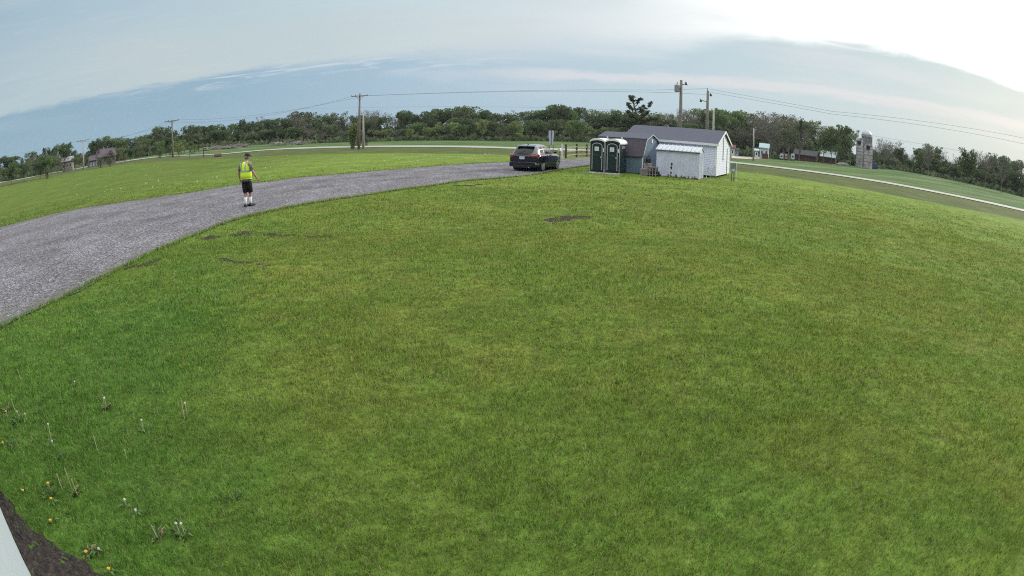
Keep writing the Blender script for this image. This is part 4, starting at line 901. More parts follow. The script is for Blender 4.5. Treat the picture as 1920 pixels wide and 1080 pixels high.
for s_, arm in ((-1, [((-.20, -.01, 1.44), .062), ((-.255, -.04, 1.30), .05), ((-.29, -.06, 1.17), .042), ((-.31, -.02, 1.02), .036), ((-.315, .02, .93), .027)]), (1, [((.20, -.01, 1.44), .062), ((.27, .0, 1.31), .05), ((.32, -.02, 1.18), .043), ((.37, .05, 1.05), .036), ((.395, .10, .965), .027)])):
    wr_ = ch(spn, arm); wp = Vector(bmv[wr_]); dn = (wp-Vector(bmv[wr_-1])).normalized()
    palm = ch(wr_, [(tuple(wp+dn*.045), (.03, .022)), (tuple(wp+dn*.085), (.032, .02))])
    sd_ = Vector((0, 1, 0)); 
    for k, (off, ln) in enumerate(((-.027, .062), (-.009, .075), (.009, .078), (.027, .068))):
        q = wp+dn*.09+sd_*off; ch(palm, [(tuple(q), .0095), (tuple(q+dn*ln*.5+Vector((-s_*.008, 0, 0))), .0085), (tuple(q+dn*ln+Vector((-s_*.028, 0, 0))), .007)])
    ch(palm-1, [(tuple(wp+dn*.05+sd_*.04), .011), (tuple(wp+dn*.09+sd_*.055+Vector((-s_*.012, 0, 0))), .009)])
# legs: left planted, right stepping out to the side ahead
for leg in ([((-.090, .0, .88), .088), ((-.075, -.01, .68), .075), ((-.055, .0, .49), .055), ((-.04, -.02, .32), .056), ((-.032, -.05, .12), .036), ((-.03, -.05, .06), .038)], [((.090, .0, .88), .088), ((.080, .07, .69), .075), ((.065, .13, .50), .055), ((.055, .12, .33), .056), ((.045, .13, .14), .036), ((.045, .14, .08), .038)]):
    an = ch(pel, leg); p = bmv[an]; ch(an, [((p[0]+.01, p[1]+.12, .045), .032)])
me = bpy.data.meshes.new('body'); me.from_pydata(bmv, bme, []); bodyo = bpy.data.objects.new('body', me); C.objects.link(bodyo)
md = bodyo.modifiers.new('s', 'SKIN')
for i, r in enumerate(brad): me.skin_vertices[0].data[i].radius = r
me.skin_vertices[0].data[0].use_root = True
bodyo.modifiers.new('u', 'SUBSURF').levels = 2; me.materials.append(skin); bpy.context.view_layer.update(); bake(bodyo)
bodyo.data.materials.clear(); bodyo.data.materials.append(skin); bodyo.parent = man; bodyo.data.polygons.foreach_set('use_smooth', [True]*len(bodyo.data.polygons))
# face on the head: nose already; eyes, mouth, ears
for s_ in (-1, 1):
    b = MB(); b.ball((.012+s_*.082, .07, 1.665), .026, 8, 5, (.4, .8, 1)); b.build('ear', skin, man, True)
    b = MB(); b.ball((.014+s_*.030, .163, 1.675), .011, 8, 5); b.build('eye', mat('eye_dark', (.03, .025, .02), .3), man, True)
b = MB(); b.box((.014, .166, 1.60), (.05, .01, .008)); b.build('mouth', mat('lip', (.25, .09, .08), .5), man)
b = MB(); b.oval([(.01, .06, 1.60, .074, .082), (.01, .06, 1.65, .086, .098), (.01, .062, 1.71, .088, .105)], 18); b.build('hair', hairm, man, True)
b = MB(); b.oval([(.012, .075, 1.685, .097, .112), (.012, .075, 1.73, .098, .112), (.012, .07, 1.775, .082, .095), (.012, .065, 1.80, .045, .055)], 20)
b.loft([[(.012+.085*math.cos(k), .12+.13*math.sin(k), 1.70+dz-.03*math.sin(k)) for k in np.linspace(0, math.pi, 10)] for dz in (0, .014)]); b.build('cap', capm, man, True)
# shirt with short sleeves, showing under the vest
b = MB(); b.oval([(0, 0, .86, .195, .155), (0, 0, 1.0, .180, .145), (0, 0, 1.15, .172, .138), (0, -.01, 1.30, .186, .140), (0, -.01, 1.42, .178, .125), (0, 0, 1.49, .10, .085)], 24)
for s_ in (-1, 1):
    el_ = (-.262, -.042, 1.27) if s_ < 0 else (.278, -.004, 1.28)
    b.tube([(s_*.12, -.01, 1.44), (s_*.205, -.01, 1.43), tuple(Vector((s_*.205, -.01, 1.43)).lerp(Vector(el_), .55)), (el_[0]*1.03, el_[1], el_[2]-.05)], [.07, .083, .076, .072], 14)
b.build('shirt', camo, man, True)
b = MB(); vr = [(0, -.0, .935, .232, .180), (0, 0, 1.08, .222, .170), (0, -.005, 1.22, .216, .160), (0, -.01, 1.34, .212, .155), (0, -.012, 1.43, .180, .136), (0, -.005, 1.485, .125, .105), (0, 0, 1.515, .085, .08)]
b.oval(vr, 28, cap=False); ve = b.build('vest', vestm, man, True)
so_ = ve.modifiers.new('t', 'SOLIDIFY'); so_.thickness = .008
def vring(z, add=.006): zs = [r[2] for r in vr]; return (0, float(np.interp(z, zs, [r[1] for r in vr])), z, float(np.interp(z, zs, [r[3] for r in vr]))+add, float(np.interp(z, zs, [r[4] for r in vr]))+add)
b = MB(); b.oval([vring(z) for z in (1.175, 1.2, 1.23)], 28, cap=False); b.build('waist_tape', tapem, ve, True)
for s_ in (-1, 1):
    b = MB(); vs = []
    for z in np.linspace(1.20, 1.49, 8):
        r_ = vring(z, .010)
        for xx in (.075, .115):
            x = xx*(1 if z < 1.42 else .85); y = r_[1]-r_[4]*math.sqrt(max(0, 1-(x/r_[3])**2)); vs.append((s_*x, y, z))
    b.add(vs, [(2*i, 2*i+1, 2*i+3, 2*i+2) for i in range(7)]); b.build('shoulder_tape', tapem, ve, True)
b = MB(); b.oval([vring(z, .009) for z in (.935, .95)], 28, cap=False); b.build('hem_edging', tapeo, ve, True)
for s_ in (-1, 1):
    b = MB(); vs = []
    b.tube([(s_*(.155+.02*math.sin(t_)), -.012-.11*math.cos(t_), 1.38+.105*math.sin(t_)) for t_ in np.linspace(-1.35, 1.5, 12)], .008, 5); b.build('armhole_edging', tapeo, ve, True)
# shorts
b = MB(); b.oval([(0, 0, .80, .175, .135), (0, 0, .90, .185, .146), (0, 0, 1.0, .172, .138)], 22)
for s_, q in ((-1, [(-.085, 0, .90), (-.080, -.01, .72), (-.060, .0, .47)]), (1, [(.085, 0, .90), (.085, .06, .71), (.068, .125, .48)])): b.tube(q, [.105, .102, .088], 16)
b.build('shorts', blackc, man, True)
for q in ([(-.038, -.02, .31), (-.033, -.04, .17), (-.03, -.05, .07)], [(.054, .12, .31), (.047, .125, .17), (.045, .14, .09)]): b = MB(); b.tube(q, [.060, .046, .045], 12); b.build('sock', sock, man, True)
for cx, cy, cz, pit in ((-.027, -.01, .0, 0), (.05, .18, .012, 0)):
    b = MB(); b.loft([[(cx+x*w_, cy+y, cz+z*hh_) for x, z in ((-1, 0), (1, 0), (1.05, .4), (.8, .9), (-.8, .9), (-1.05, .4))] for y, w_, hh_ in ((-.11, .034, .085), (-.07, .042, .10), (0, .043, .095), (.08, .050, .07), (.15, .046, .055), (.185, .028, .04))]); b.build('shoe', shoe, man, True)
# ------------------------------------------------------------------ dandelions
stemm = mat('pale_stem', (.30, .33, .16), .8, var=.2); fluff = mat('white_seed_fluff', (.55, .55, .54), .95, var=.1); yel = mat('yellow_petal', (.60, .38, .02), .7, var=.1); leafm = mat('dandelion_leaf', (.07, .13, .03), .8, var=.3); brnm = mat('dry_flower_head', (.30, .24, .15), .9, var=.3)
def dandelion(px, ptop, pbot, kind, lab, grp='dandelions in the near lawn', lean=0):
    p = gp(px, pbot); z0 = hz(p); ht = max(.03, top_at(p, px+lean, ptop)-z0) if ptop else .05
    o = empty('dandelion', (p[0], p[1], z0), rng.uniform(0, 360), lab, 'dandelion', grp)
    dx = rng.normal(0, .012); b = MB(); b.tube([(0, 0, -.01), (dx*.6, 0, ht*.5), (dx, 0, ht)], .0045, 5); b.build('stem', stemm, o)
    if kind == 'white':
        b = MB()
        for k in range(60):
            a, c = rng.uniform(0, 6.28), rng.uniform(-.9, 1); s_ = math.sqrt(1-c*c); d = Vector((s_*math.cos(a), s_*math.sin(a), c)); q = Vector((dx, 0, ht+.012)); b.bar(q+d*.004, q+d*.012, .0025)
        b.ball((dx, 0, ht+.012), .008, 8, 5); b.build('seed_head', fluff, o)
    elif kind == 'yellow':
        b = MB()
        for k in range(26):
            a = k*2.4; r = .007+.007*(k/26); b.bar((dx, 0, ht), (dx+r*1.3*math.cos(a), r*1.3*math.sin(a), ht+.010-.006*(k/26)), .006, .003)
        b.oval([(dx, 0, ht-.008, .006, .006), (dx, 0, ht+.004, .010, .010), (dx, 0, ht+.008, .006, .006)], 10); b.build('flower_head', yel, o)
    else:
        b = MB(); b.oval([(dx, 0, ht-.004, .004, .004), (dx, 0, ht+.008, .007, .007), (dx, 0, ht+.02, .003, .003)], 8); b.build('spent_head', brnm, o)
    if kind != 'stalk':
        for k in range(4):
            a = rng.uniform(0, 6.28); L = rng.uniform(.06, .11); c, s_ = math.cos(a), math.sin(a)
            b = MB(); b.add([(0, 0, 0), (c*L*.5-s_*.012, s_*L*.5+c*.012, .035), (c*L, s_*L, .02), (c*L*.5+s_*.012, s_*L*.5-c*.012, .035)], [(0, 1, 2, 3)]); b.build('leaf', leafm, o)
DD = [(97, 797, 830, 'white', 'dandelion clock standing alone above the lone brown tuft, left lawn'), (141, 717, 724, 'white', 'small dandelion clock highest up the left lawn'), (200, 745, 766, 'white', 'dandelion clock leaning in a brown and pink tuft'), (196, 742, 760, 'stalk', 'spent brown stalk in the tuft beside the highest dandelion clocks'),
      (269, 788, 808, 'white', 'dandelion clock right of the brown tuft near a weed patch'), (352, 757, 778, 'white', 'dandelion clock beside a tall bare stalk, farthest right'), (346, 754, 785, 'stalk', 'tall bare stalk beside the farthest right dandelion clock'), (237, 936, 950, 'white', 'dandelion clock low in the middle of the left lawn'), (347, 982, 1003, 'white', 'right one of the twin dandelion clocks near the bottom edge'), (338, 980, 1001, 'white', 'left one of the twin dandelion clocks near the bottom edge'),
      (298, 988, 1010, 'stalk', 'spent stalk left of the twin dandelion clocks'), (134, 876, 915, 'stalk', 'tall reddish stalk beside the yellow flowers'), (146, 898, 930, 'stalk', 'leaning stalk right of the tall reddish stalk'), (117, 890, 920, 'stalk', 'pale stalk left of the tall reddish stalk'), (185, 818, 850, 'stalk', 'slender pale stalk mid left lawn, upper of two'), (238, 845, 862, 'stalk', 'slender pale stalk mid left lawn, lower of two'),
      (39, 695, 712, 'stalk', 'pale stalk near left edge, upper of two beside the driveway'), (30, 748, 775, 'stalk', 'pale stalk near left edge among white flowers'), (99, 829, 838, 'white', 'small dandelion clock just below the lone tall one'), (184, 1029, 1036, 'white', 'tiny dandelion clock right of the bare soil'), (256, 961, 966, 'white', 'tiny dandelion clock below the low middle one'), (36, 772, 785, 'white', 'leftmost dandelion clock of the cluster at the left edge'), (50, 776, 790, 'white', 'rightmost dandelion clock of the cluster at the left edge'), (14, 770, 782, 'yellow', 'orange yellow flower at the left edge among dandelion clocks'),
      (93, 905, 915, 'yellow', 'yellow dandelion flower, upper right of the three beside the soil'), (45, 918, 924, 'yellow', 'yellow dandelion flower nearest the left edge above the soil'), (99, 934, 943, 'yellow', 'yellow dandelion flower below the upper right yellow one'), (98, 974, 982, 'yellow', 'largest yellow dandelion flower at the edge of the bare soil'), (207, 1068, 1075, 'yellow', 'yellow dandelion flower at the bottom edge right of the soil'), (165, 1035, 1041, 'yellow', 'small yellow flower on the right edge of the bare soil'), (8, 828, 834, 'yellow', 'small yellow flower at the far left edge')]
for px, a, b_, k, lab in DD: dandelion(px, a, b_, k, lab)
# far seed heads speckling the lawn beyond the drive
def fluff_spec():
    b = MB(); b.tube([(0, 0, 0), (.01, 0, .17)], .006, 5); b.mi = 1; b.ball((.01, 0, .19), .032, 7, 5); return b
fs_ = fluff_spec().build('dandelion', [stemm, fluff]); tag(fs_, 'white dandelion clock on the far lawn beyond the driveway', 'dandelion', 'dandelions speckling the far lawn'); first = True
def far_spots(n, box_fn):
    out = []
    while len(out) < n:
        px, py = box_fn(); out.append((px, py))
    return out
spots = far_spots(120, lambda: (lambda x: (x, rng.uniform(np.interp(x, [0, 240, 580, 900], [365, 318, 291, 292]), np.interp(x, [0, 240, 580, 900], [400, 366, 322, 300]))))(rng.uniform(120, 930)))
spots2 = far_spots(30, lambda: (lambda x: (x, rng.uniform(np.interp(x, [1390, 1890], [325, 412]), np.interp(x, [1390, 1890], [350, 450]))))(rng.uniform(1400, 1890)))
for i, (px, py) in enumerate(spots+spots2):
    p = gp(px, py)
    if in_poly(np.array([p[0]]), np.array([p[1]]), drv_poly)[0]: continue
    o = fs_ if first else fs_.copy()
    if not first: C.objects.link(o)
    first = False; o.location = (p[0], p[1], hz(p)); s_ = rng.uniform(.7, 1.5); o.scale = (s_, s_, s_)
    if i >= 120: o['label'] = 'white dandelion clock on the far right lawn below the road'; o['group'] = 'dandelions speckling the right lawn'

# weed tufts among the dandelions
weedm = mat('coarse_weed_leaf', (.10, .16, .05), .8, var=.4); dryw = mat('dry_weed_leaf', (.28, .20, .12), .9, var=.4)
for px, py, r_, n_, dry_, lab in [(199, 766, .07, 22, 1, 'brown and pinkish weed tuft below the highest dandelion clocks'), (33, 792, .11, 30, 0, 'straggly weed tuft at the left edge around three dandelion clocks'), (12, 770, .08, 22, 1, 'reddish brown weed tuft touching the left edge'), (25, 838, .10, 24, 0, 'dark leafy weed patch at the left edge, lower one'), (92, 928, .09, 26, 0, 'leafy weed tuft between the upper yellow flowers'), (110, 858, .07, 18, 0, 'small leafy weed tuft below the lone dandelion clock'),
                                 (276, 808, .06, 16, 0, 'small weed rosette right of the brown tuft'), (347, 1006, .07, 20, 0, 'weed tuft at the foot of the twin dandelion clocks'), (296, 1008, .06, 16, 1, 'dry weed tuft left of the twin dandelion clocks'), (140, 925, .07, 18, 1, 'dry weed tuft under the tall reddish stalk'), (168, 1040, .08, 24, 1, 'dry yellowish tuft on the right edge of the bare soil'), (70, 775, .06, 16, 0, 'small weed tuft between the left cluster and the lone clock'), (440, 935, .05, 10, 0, 'blue green broadleaf weed patch in the lower lawn')]:
    p = gp(px, py); o = empty('weed_tuft', (p[0], p[1], hz(p)), 0, lab, 'weed', 'weed tufts in the near lawn')
    for nm, m__, k_ in (('leaves', weedm, n_), ('dry_leaves', dryw, n_//2 if dry_ else 0)):
        if not k_: continue
        b = MB()
        for k in range(k_):
            a = rng.uniform(0, 6.28); q = rng.uniform(0, r_, 1)[0]; L = rng.uniform(.03, .09); c, s_ = math.cos(a), math.sin(a); x0, y0 = q*c*.7, q*s_*.7; w_ = rng.uniform(.004, .011); up = rng.uniform(.3, 1.)
            b.add([(x0-s_*w_*.5, y0+c*w_*.5, 0), (x0+s_*w_*.5, y0-c*w_*.5, 0), (x0+c*L*.5+s_*w_, y0+s_*L*.5-c*w_, L*up*.7), (x0+c*L*.9, y0+s_*L*.9, L*up*.75), (x0+c*L*.5-s_*w_, y0+s_*L*.5+c*w_, L*up*.7)], [(0, 1, 2, 3, 4)])
        b.build(nm, m__, o)
# ------------------------------------------------------------------ trees
def leaf_mat(name, col, var=.35, trans=.3):
    def fn(t, p, m):
        tone = t.n('ShaderNodeAttribute', attribute_name='tone').outputs['Fac']
        oi = t.n('ShaderNodeObjectInfo').outputs['Random']
        c = t.n('ShaderNodeVectorMath', {0: (*col,), 'Scale': t.m('MULTIPLY', t.mr(tone, 0, 1, 1-var, 1+var*1.5, 'LINEAR'), t.mr(oi, 0, 1, .78, 1.22, 'LINEAR'))}, operation='SCALE').outputs[0]
        m.node_tree.links.new(c, p.inputs['Base Color'])
        tr = t.n('ShaderNodeBsdfTranslucent', {0: c}); mxs = t.n('ShaderNodeMixShader', {0: trans, 1: p.outputs[0], 2: tr.outputs[0]})
        m.node_tree.links.new(mxs.outputs[0], m.node_tree.nodes['Material Output'].inputs[0])
    return attr_mat(name, '', fn, .8, .15)
LM = {'dark': leaf_mat('dark_oak_leaves', (.080, .118, .050), .25), 'mid': leaf_mat('spring_green_leaves', (.105, .155, .058), .25), 'light': leaf_mat('fresh_yellow_green_leaves', (.170, .215, .080), .25),
      'bare': leaf_mat('brown_budding_twigs', (.112, .112, .082), .3), 'ever': leaf_mat('evergreen_needles', (.040, .062, .034)), 'olive': leaf_mat('olive_budding_leaves', (.115, .145, .062), .3)}
bark = mat('grey_brown_bark', (.095, .080, .068), .95, var=.3, scale=3); barkl = mat('pale_grey_bark', (.19, .17, .15), .95, var=.3, scale=3)
def quads_mesh(name, cen, siz, tone, m, elong=1.5, down=0.):
    n = len(cen); d1 = rng.normal(size=(n, 3)); d1 /= np.linalg.norm(d1, axis=1)[:, None]; d2 = np.cross(d1, rng.normal(size=(n, 3))); d2 /= np.linalg.norm(d2, axis=1)[:, None]
    a = d1*siz[:, None]*.5*elong; b_ = d2*siz[:, None]*.5
    V = np.stack([cen-a, cen-b_*.9+a*.1, cen+a, cen+b_*.9-a*.1], 1).reshape(-1, 3)
    me = bpy.data.meshes.new(name); me.vertices.add(4*n); me.vertices.foreach_set('co', V.ravel().astype('f')); me.loops.add(4*n); me.loops.foreach_set('vertex_index', np.arange(4*n, dtype='i'))
    me.polygons.add(n); me.polygons.foreach_set('loop_start', np.arange(0, 4*n, 4, dtype='i')); me.update(); fattr(me, 'tone', np.repeat(tone, 4)); me.materials.append(m)
    return me
def proto(kind, seed, wdt=.42):
    """a tree of height 1 and half-width wdt: crown mesh, trunk mesh"""
    r_ = np.random.default_rng(seed); tb = MB(); C_, S_, T_ = [], [], []
    th_ = {'dark': .82, 'mid': .82, 'light': .8, 'olive': .85, 'bare': .8, 'ever': .97}[kind]
    lean = r_.normal(0, .03, 2)
    tb.tube([(0, 0, -.02), (lean[0]*.5, lean[1]*.5, th_*.4), (lean[0], lean[1], th_*.8)], [.020, .014, .005], 6)
    nl = {'dark': 11, 'mid': 11, 'light': 9, 'olive': 13, 'bare': 16, 'ever': 0}[kind]
    def clump(c, r, n, s, base):
        d = r_.normal(size=(n, 3)); d /= np.linalg.norm(d, axis=1)[:, None]; rr = r*r_.uniform(.35, 1, n)**.6
        p = c+d*rr[:, None]*np.array([1, 1, .72]); C_.append(p); S_.append(s*r_.uniform(.6, 1.5, n)); T_.append(np.clip(base+r_.normal(0, .13, n), 0, 1))
    if kind == 'ever':
        for k in range(46):
            z = .06+.92*k/46; w_ = wdt*.75*(1-z)**.8+.015; a = k*2.4; clump(np.array([w_*.7*math.cos(a), w_*.7*math.sin(a), z]), .05+w_*.35, 22, .03, r_.uniform(.2, .8))
        return C_, S_, T_, tb
    sx = r_.uniform(.85, 1.1)
    for i in range(nl):
        z0 = r_.uniform(.18, .6); a = i*2.4+r_.normal(0, .3); up = r_.uniform(.25, 1.0); L = (wdt*r_.uniform(.55, 1.0))*math.sqrt(max(.1, 1-(up-.45)**2*1.1)) if up < .95 else wdt*.2
        tip = np.array([L*sx*math.cos(a), L*math.sin(a), min(.93, z0+.12+up*(.86-z0))]); s0 = np.array([lean[0]*z0, lean[1]*z0, z0])
        m_ = (s0+tip)/2+np.array([0, 0, .04 if kind != 'bare' else -.03])
        tb.tube([s0, m_, tip], [.009, .006, .002], 4, cap=False)
        nt_ = {'bare': 9, 'olive': 6}.get(kind, 3)
        for k in range(nt_):
            t_ = r_.uniform(.35, 1); q = s0*(1-t_)**2+2*m_*t_*(1-t_)+tip*t_*t_; e = q+np.array([r_.normal(0, .07), r_.normal(0, .07), abs(r_.normal(.06, .05))]); e[2] = min(e[2], 1.)
            tb.tube([q, (q+e)/2+r_.normal(0, .01, 3), e], [.004, .003, .0012], 3, cap=False)
            if kind in ('bare', 'olive'): clump(e, .06 if kind == 'bare' else .075, 10 if kind == 'bare' else 24, .016 if kind == 'bare' else .024, r_.uniform(.3, .7))
        base = r_.uniform(.15, .85)
        if kind in ('dark', 'mid', 'light'):
            rr = r_.uniform(.12, .19)*(wdt/.42)**.5; clump(tip*np.array([.88, .88, 1])+np.array([0, 0, -.02]), rr, 85, .036, base)
            clump(m_+r_.normal(0, .04, 3), rr*.9, 45, .036, base*.8)
            if r_.random() < .5: clump(tip+np.array([r_.normal(0, .06), r_.normal(0, .06), .05]), .06, 22, .03, min(1, base+.15))
    if kind in ('dark', 'mid', 'light'):
        for k in range(5): clump(np.array([r_.normal(0, wdt*.35), r_.normal(0, wdt*.35), r_.uniform(.35, .85)]), .15, 60, .036, r_.uniform(.2, .8))
        for k in range(3): clump(np.array([r_.normal(0, wdt*.3), r_.normal(0, wdt*.3), r_.uniform(.84, .93)]), .07, 30, .03, r_.uniform(.4, .8))
    if kind == 'olive':
        for k in range(6): clump(np.array([r_.normal(0, wdt*.4), r_.normal(0, wdt*.4), r_.uniform(.3, .8)]), .13, 40, .028, r_.uniform(.2, .8))
    return C_, S_, T_, tb
PROT = {}
def tree_meshes(kind, v):
    if (kind, v) not in PROT:
        C_, S_, T_, tb = proto(kind, 100+v*7+len(kind)*31, .42 if kind != 'ever' else .3)
        c = np.concatenate(C_); c[:, 2] = np.clip(c[:, 2], .03, 1.02)
        cm = quads_mesh('crown', c, np.concatenate(S_), np.concatenate(T_), LM[kind])
        to = tb.build('trunk', barkl if kind in ('bare', 'olive') else bark); tm = to.data; bpy.data.objects.remove(to); PROT[(kind, v)] = (cm, tm)
    return PROT[(kind, v)]
DESC = {'dark': 'dark green leafy tree', 'mid': 'mid green leafy tree', 'light': 'pale yellow green tree', 'bare': 'bare grey brown tree', 'ever': 'narrow dark evergreen', 'olive': 'thin olive budding tree'}
NAMES = {'dark': 'oak_tree', 'mid': 'leafy_tree', 'light': 'young_tree', 'bare': 'bare_tree', 'ever': 'evergreen_tree', 'olive': 'budding_tree'}
SEG = [(-99, 157, 'left of the leftmost pole'), (157, 324, 'behind the dark roofed house'), (324, 480, 'above the walking man'), (480, 672, 'left of the thicket pole'), (672, 860, 'right of the thicket pole'), (860, 1035, 'behind the car'), (1035, 1160, 'behind the rail fence'), (1160, 1278, 'behind the barn roof'), (1278, 1400, 'behind the tall shed'), (1400, 1610, 'around the red farm'), (1610, 1750, 'just right of the silos'), (1750, 2100, 'near the right edge')]
ORD = ['first', 'second', 'third', 'fourth', 'fifth', 'sixth', 'seventh', 'eighth', 'ninth', 'tenth', 'eleventh', 'twelfth', 'thirteenth', 'fourteenth', 'fifteenth', 'sixteenth', 'seventeenth', 'eighteenth']
TREES = []
def tree(px, ptop, kind, D, wf=1., row='back'):
    a, e = azel(px, ptop); p = np.array([D*math.sin(a), D*math.cos(a)]); z0 = hz(p); ht = H+D*math.tan(e)-z0
    v = int(rng.integers(0, 4)); cm, tm = tree_meshes(kind, v)
    o = bpy.data.objects.new(NAMES[kind], None); C.objects.link(o); o.location = (p[0], p[1], z0-.1); o.rotation_euler[2] = rng.uniform(0, 6.28)
    w_ = ht*wf; o.scale = (w_, w_, ht)
    for n_, me in (('crown', cm), ('trunk', tm)): c = bpy.data.objects.new(n_, me); C.objects.link(c); c.parent = o
    TREES.append((px, row, kind, o)); return o
SKY = [(-40, 300), (0, 296), (20, 290), (35, 294), (57, 287), (75, 287), (86, 278), (97, 274), (104, 283), (112, 274), (122, 269), (130, 280), (138, 285), (150, 284), (162, 282), (172, 268), (185, 260), (194, 267), (206, 257), (220, 259), (239, 261), (265, 251), (282, 246), (295, 242), (314, 240), (332, 249), (355, 234), (379, 236), (396, 234), (411, 229), (426, 234), (439, 236), (454, 225), (467, 231), (482, 221), (507, 219), (520, 218), (535, 223), (563, 210), (576, 214), (587, 222), (607, 213), (643, 212), (660, 222), (680, 207), (698, 207), (710, 218), (727, 217), (748, 220), (758, 208), (777, 213), (790, 210), (810, 208), (833, 200), (860, 202), (877, 205), (895, 201), (915, 208), (929, 212), (948, 213), (970, 209), (998, 206), (1030, 209), (1049, 197), (1066, 198), (1087, 201), (1105, 205), (1123, 206), (1138, 204), (1164, 208), (1200, 209), (1236, 208), (1255, 212), (1275, 208), (1290, 205), (1306, 208), (1339, 207), (1356, 206), (1387, 209), (1399, 209), (1412, 215), (1426, 215), (1446, 214), (1468, 215), (1479, 220), (1501, 224), (1518, 227), (1532, 241), (1544, 238), (1558, 238), (1579, 235), (1594, 245), (1604, 256), (1625, 270), (1642, 275), (1657, 265), (1673, 263), (1690, 273), (1702, 292), (1713, 278), (1740, 273), (1753, 270), (1767, 283), (1775, 297), (1795, 292), (1813, 280), (1830, 283), (1850, 290), (1887, 293), (1910, 297), (1950, 305)]
sx_, sy_ = np.array(SKY).T
sky_y = lambda x: float(np.interp(x, sx_, sy_))
def kindat(x, u):
    tb_ = [(-200, 'dark dark ever mid'), (150, 'dark dark mid olive'), (330, 'dark dark mid dark bare'), (560, 'bare dark mid olive dark'), (690, 'bare mid dark'), (760, 'dark dark mid olive'), (930, 'mid olive dark olive'), (1080, 'olive bare mid olive'), (1260, 'bare olive mid bare'), (1400, 'bare bare bare olive'), (1500, 'bare dark olive'), (1620, 'bare dark bare mid'), (1760, 'bare dark bare bare')]
    k = [s_ for x0, s_ in tb_ if x0 <= x][-1].split(); return k[int(u*len(k)) % len(k)]
# skyline row: one tree per traced peak, plus fillers between
x = -40.
while x < 1960:
    yb = float(np.interp(x, *np.array(_tb).T)); D = rng.uniform(176, 196)
    if not (1605 < x < 1640): tree(x, sky_y(x)+rng.normal(0, 2.2), kindat(x, rng.random()), D, rng.uniform(.85, 1.15)*(1.0 if x < 1600 else .95))
    x += rng.uniform(13, 21)*(1 if x > 300 else .85)
# named single trees that stick out
for px, py, kd, D, wf in ((97, 274, 'dark', 140, .75), (120, 268, 'dark', 142, .95), (60, 287, 'bare', 150, .7), (185, 259, 'dark', 165, .8), (454, 224, 'dark', 172, .35), (563, 209, 'bare', 165, .95), (698, 206, 'bare', 172, .8), (758, 207, 'dark', 175, .7), (1050, 196, 'dark', 175, .8), (1290, 204, 'bare', 170, .9), (1345, 207, 'mid', 165, .8), (1446, 213, 'bare', 160, .9), (1470, 214, 'bare', 165, .9), (1425, 213, 'bare', 170, .9), (1502, 222, 'ever', 172, .5),
                          (1560, 240, 'mid', 145, .62), (1585, 236, 'mid', 148, .66), (1545, 245, 'mid', 146, .6), (1480, 232, 'olive', 150, .8), (1500, 240, 'bare', 152, .8), (1657, 262, 'bare', 150, .95), (1742, 268, 'bare', 145, .8), (1725, 279, 'dark', 148, .8), (1815, 278, 'dark', 140, .8), (1850, 286, 'bare', 140, .85), (1880, 290, 'bare', 138, .9)):
    tree(px, py, kd, D, wf, 'middle')
# front rows: shorter, brighter edge trees
x = -30.
while x < 1950:
    yb = float(np.interp(x, *np.array(_tb).T)); ys_ = sky_y(x); u = rng.uniform(.35, .78)
    kd = kindat(x, rng.random())
    if 690 < x < 1150 and rng.random() < .5: kd = 'light'; u = rng.uniform(.4, .62)
    elif x < 560 or x > 1700: kd = 'dark' if rng.random() < .6 else kd
    D = rng.uniform(161, 170) if x > 330 else rng.uniform(150, 166)
    if not (1598 < x < 1640 or 165 < x < 228 or 1490 < x < 1570 or 1416 < x < 1450): tree(x, yb-(yb-ys_)*u, kd, D, rng.uniform(1., 1.5), 'front')
    x += rng.uniform(15, 27)
for px, py, kd, D, wf in ((800, 238, 'light', 150, .8), (770, 240, 'light', 152, .75), (853, 228, 'light', 152, .9), (868, 232, 'mid', 150, .8), (968, 226, 'light', 150, .9), (975, 248, 'light', 146, 1.), (940, 235, 'olive', 152, .9), (1085, 222, 'mid', 150, .8), (1070, 226, 'light', 154, .7), (905, 224, 'light', 156, .8), (335, 263, 'light', 128, 1.3), (355, 264, 'mid', 126, 1.2), (372, 276, 'light', 122, 1.), (225, 275, 'olive', 126, .9), (245, 277, 'dark', 128, 1.), (265, 270, 'olive', 128, 1.), (300, 262, 'mid', 130, .9), (90, 292, 'mid', 118, 1.), (108, 290, 'olive', 112, .8), (75, 300, 'dark', 118, 1.1), (142, 291, 'olive', 128, .9), (45, 303, 'dark', 122, 1.1), (20, 305, 'dark', 118, 1.2), (664, 231, 'light', 92, .45), (1360, 262, 'olive', 120, 1.)):
    tree(px, py, kd, D, wf, 'nearest')
from collections import defaultdict
G_ = defaultdict(list)
for px, row, kind, o in TREES:
    seg = [s_ for s_ in SEG if s_[0] <= px < s_[1]][0]; G_[(seg[2], row, kind)].append((px, o))
for (sn, row, kind), L in G_.items():
    L.sort(key=lambda t_: t_[0])
    for i, (px, o) in enumerate(L):
        wh = {'back': 'on the skyline', 'middle': 'standing out', 'front': 'in front row', 'nearest': 'at the wood edge'}[row]
        tag(o, (f'{ORD[i]} {DESC[kind]} {wh} {sn}' if len(L) > 1 else f'only {DESC[kind]} {wh} {sn}'), 'tree', 'trees of the wood along the horizon')
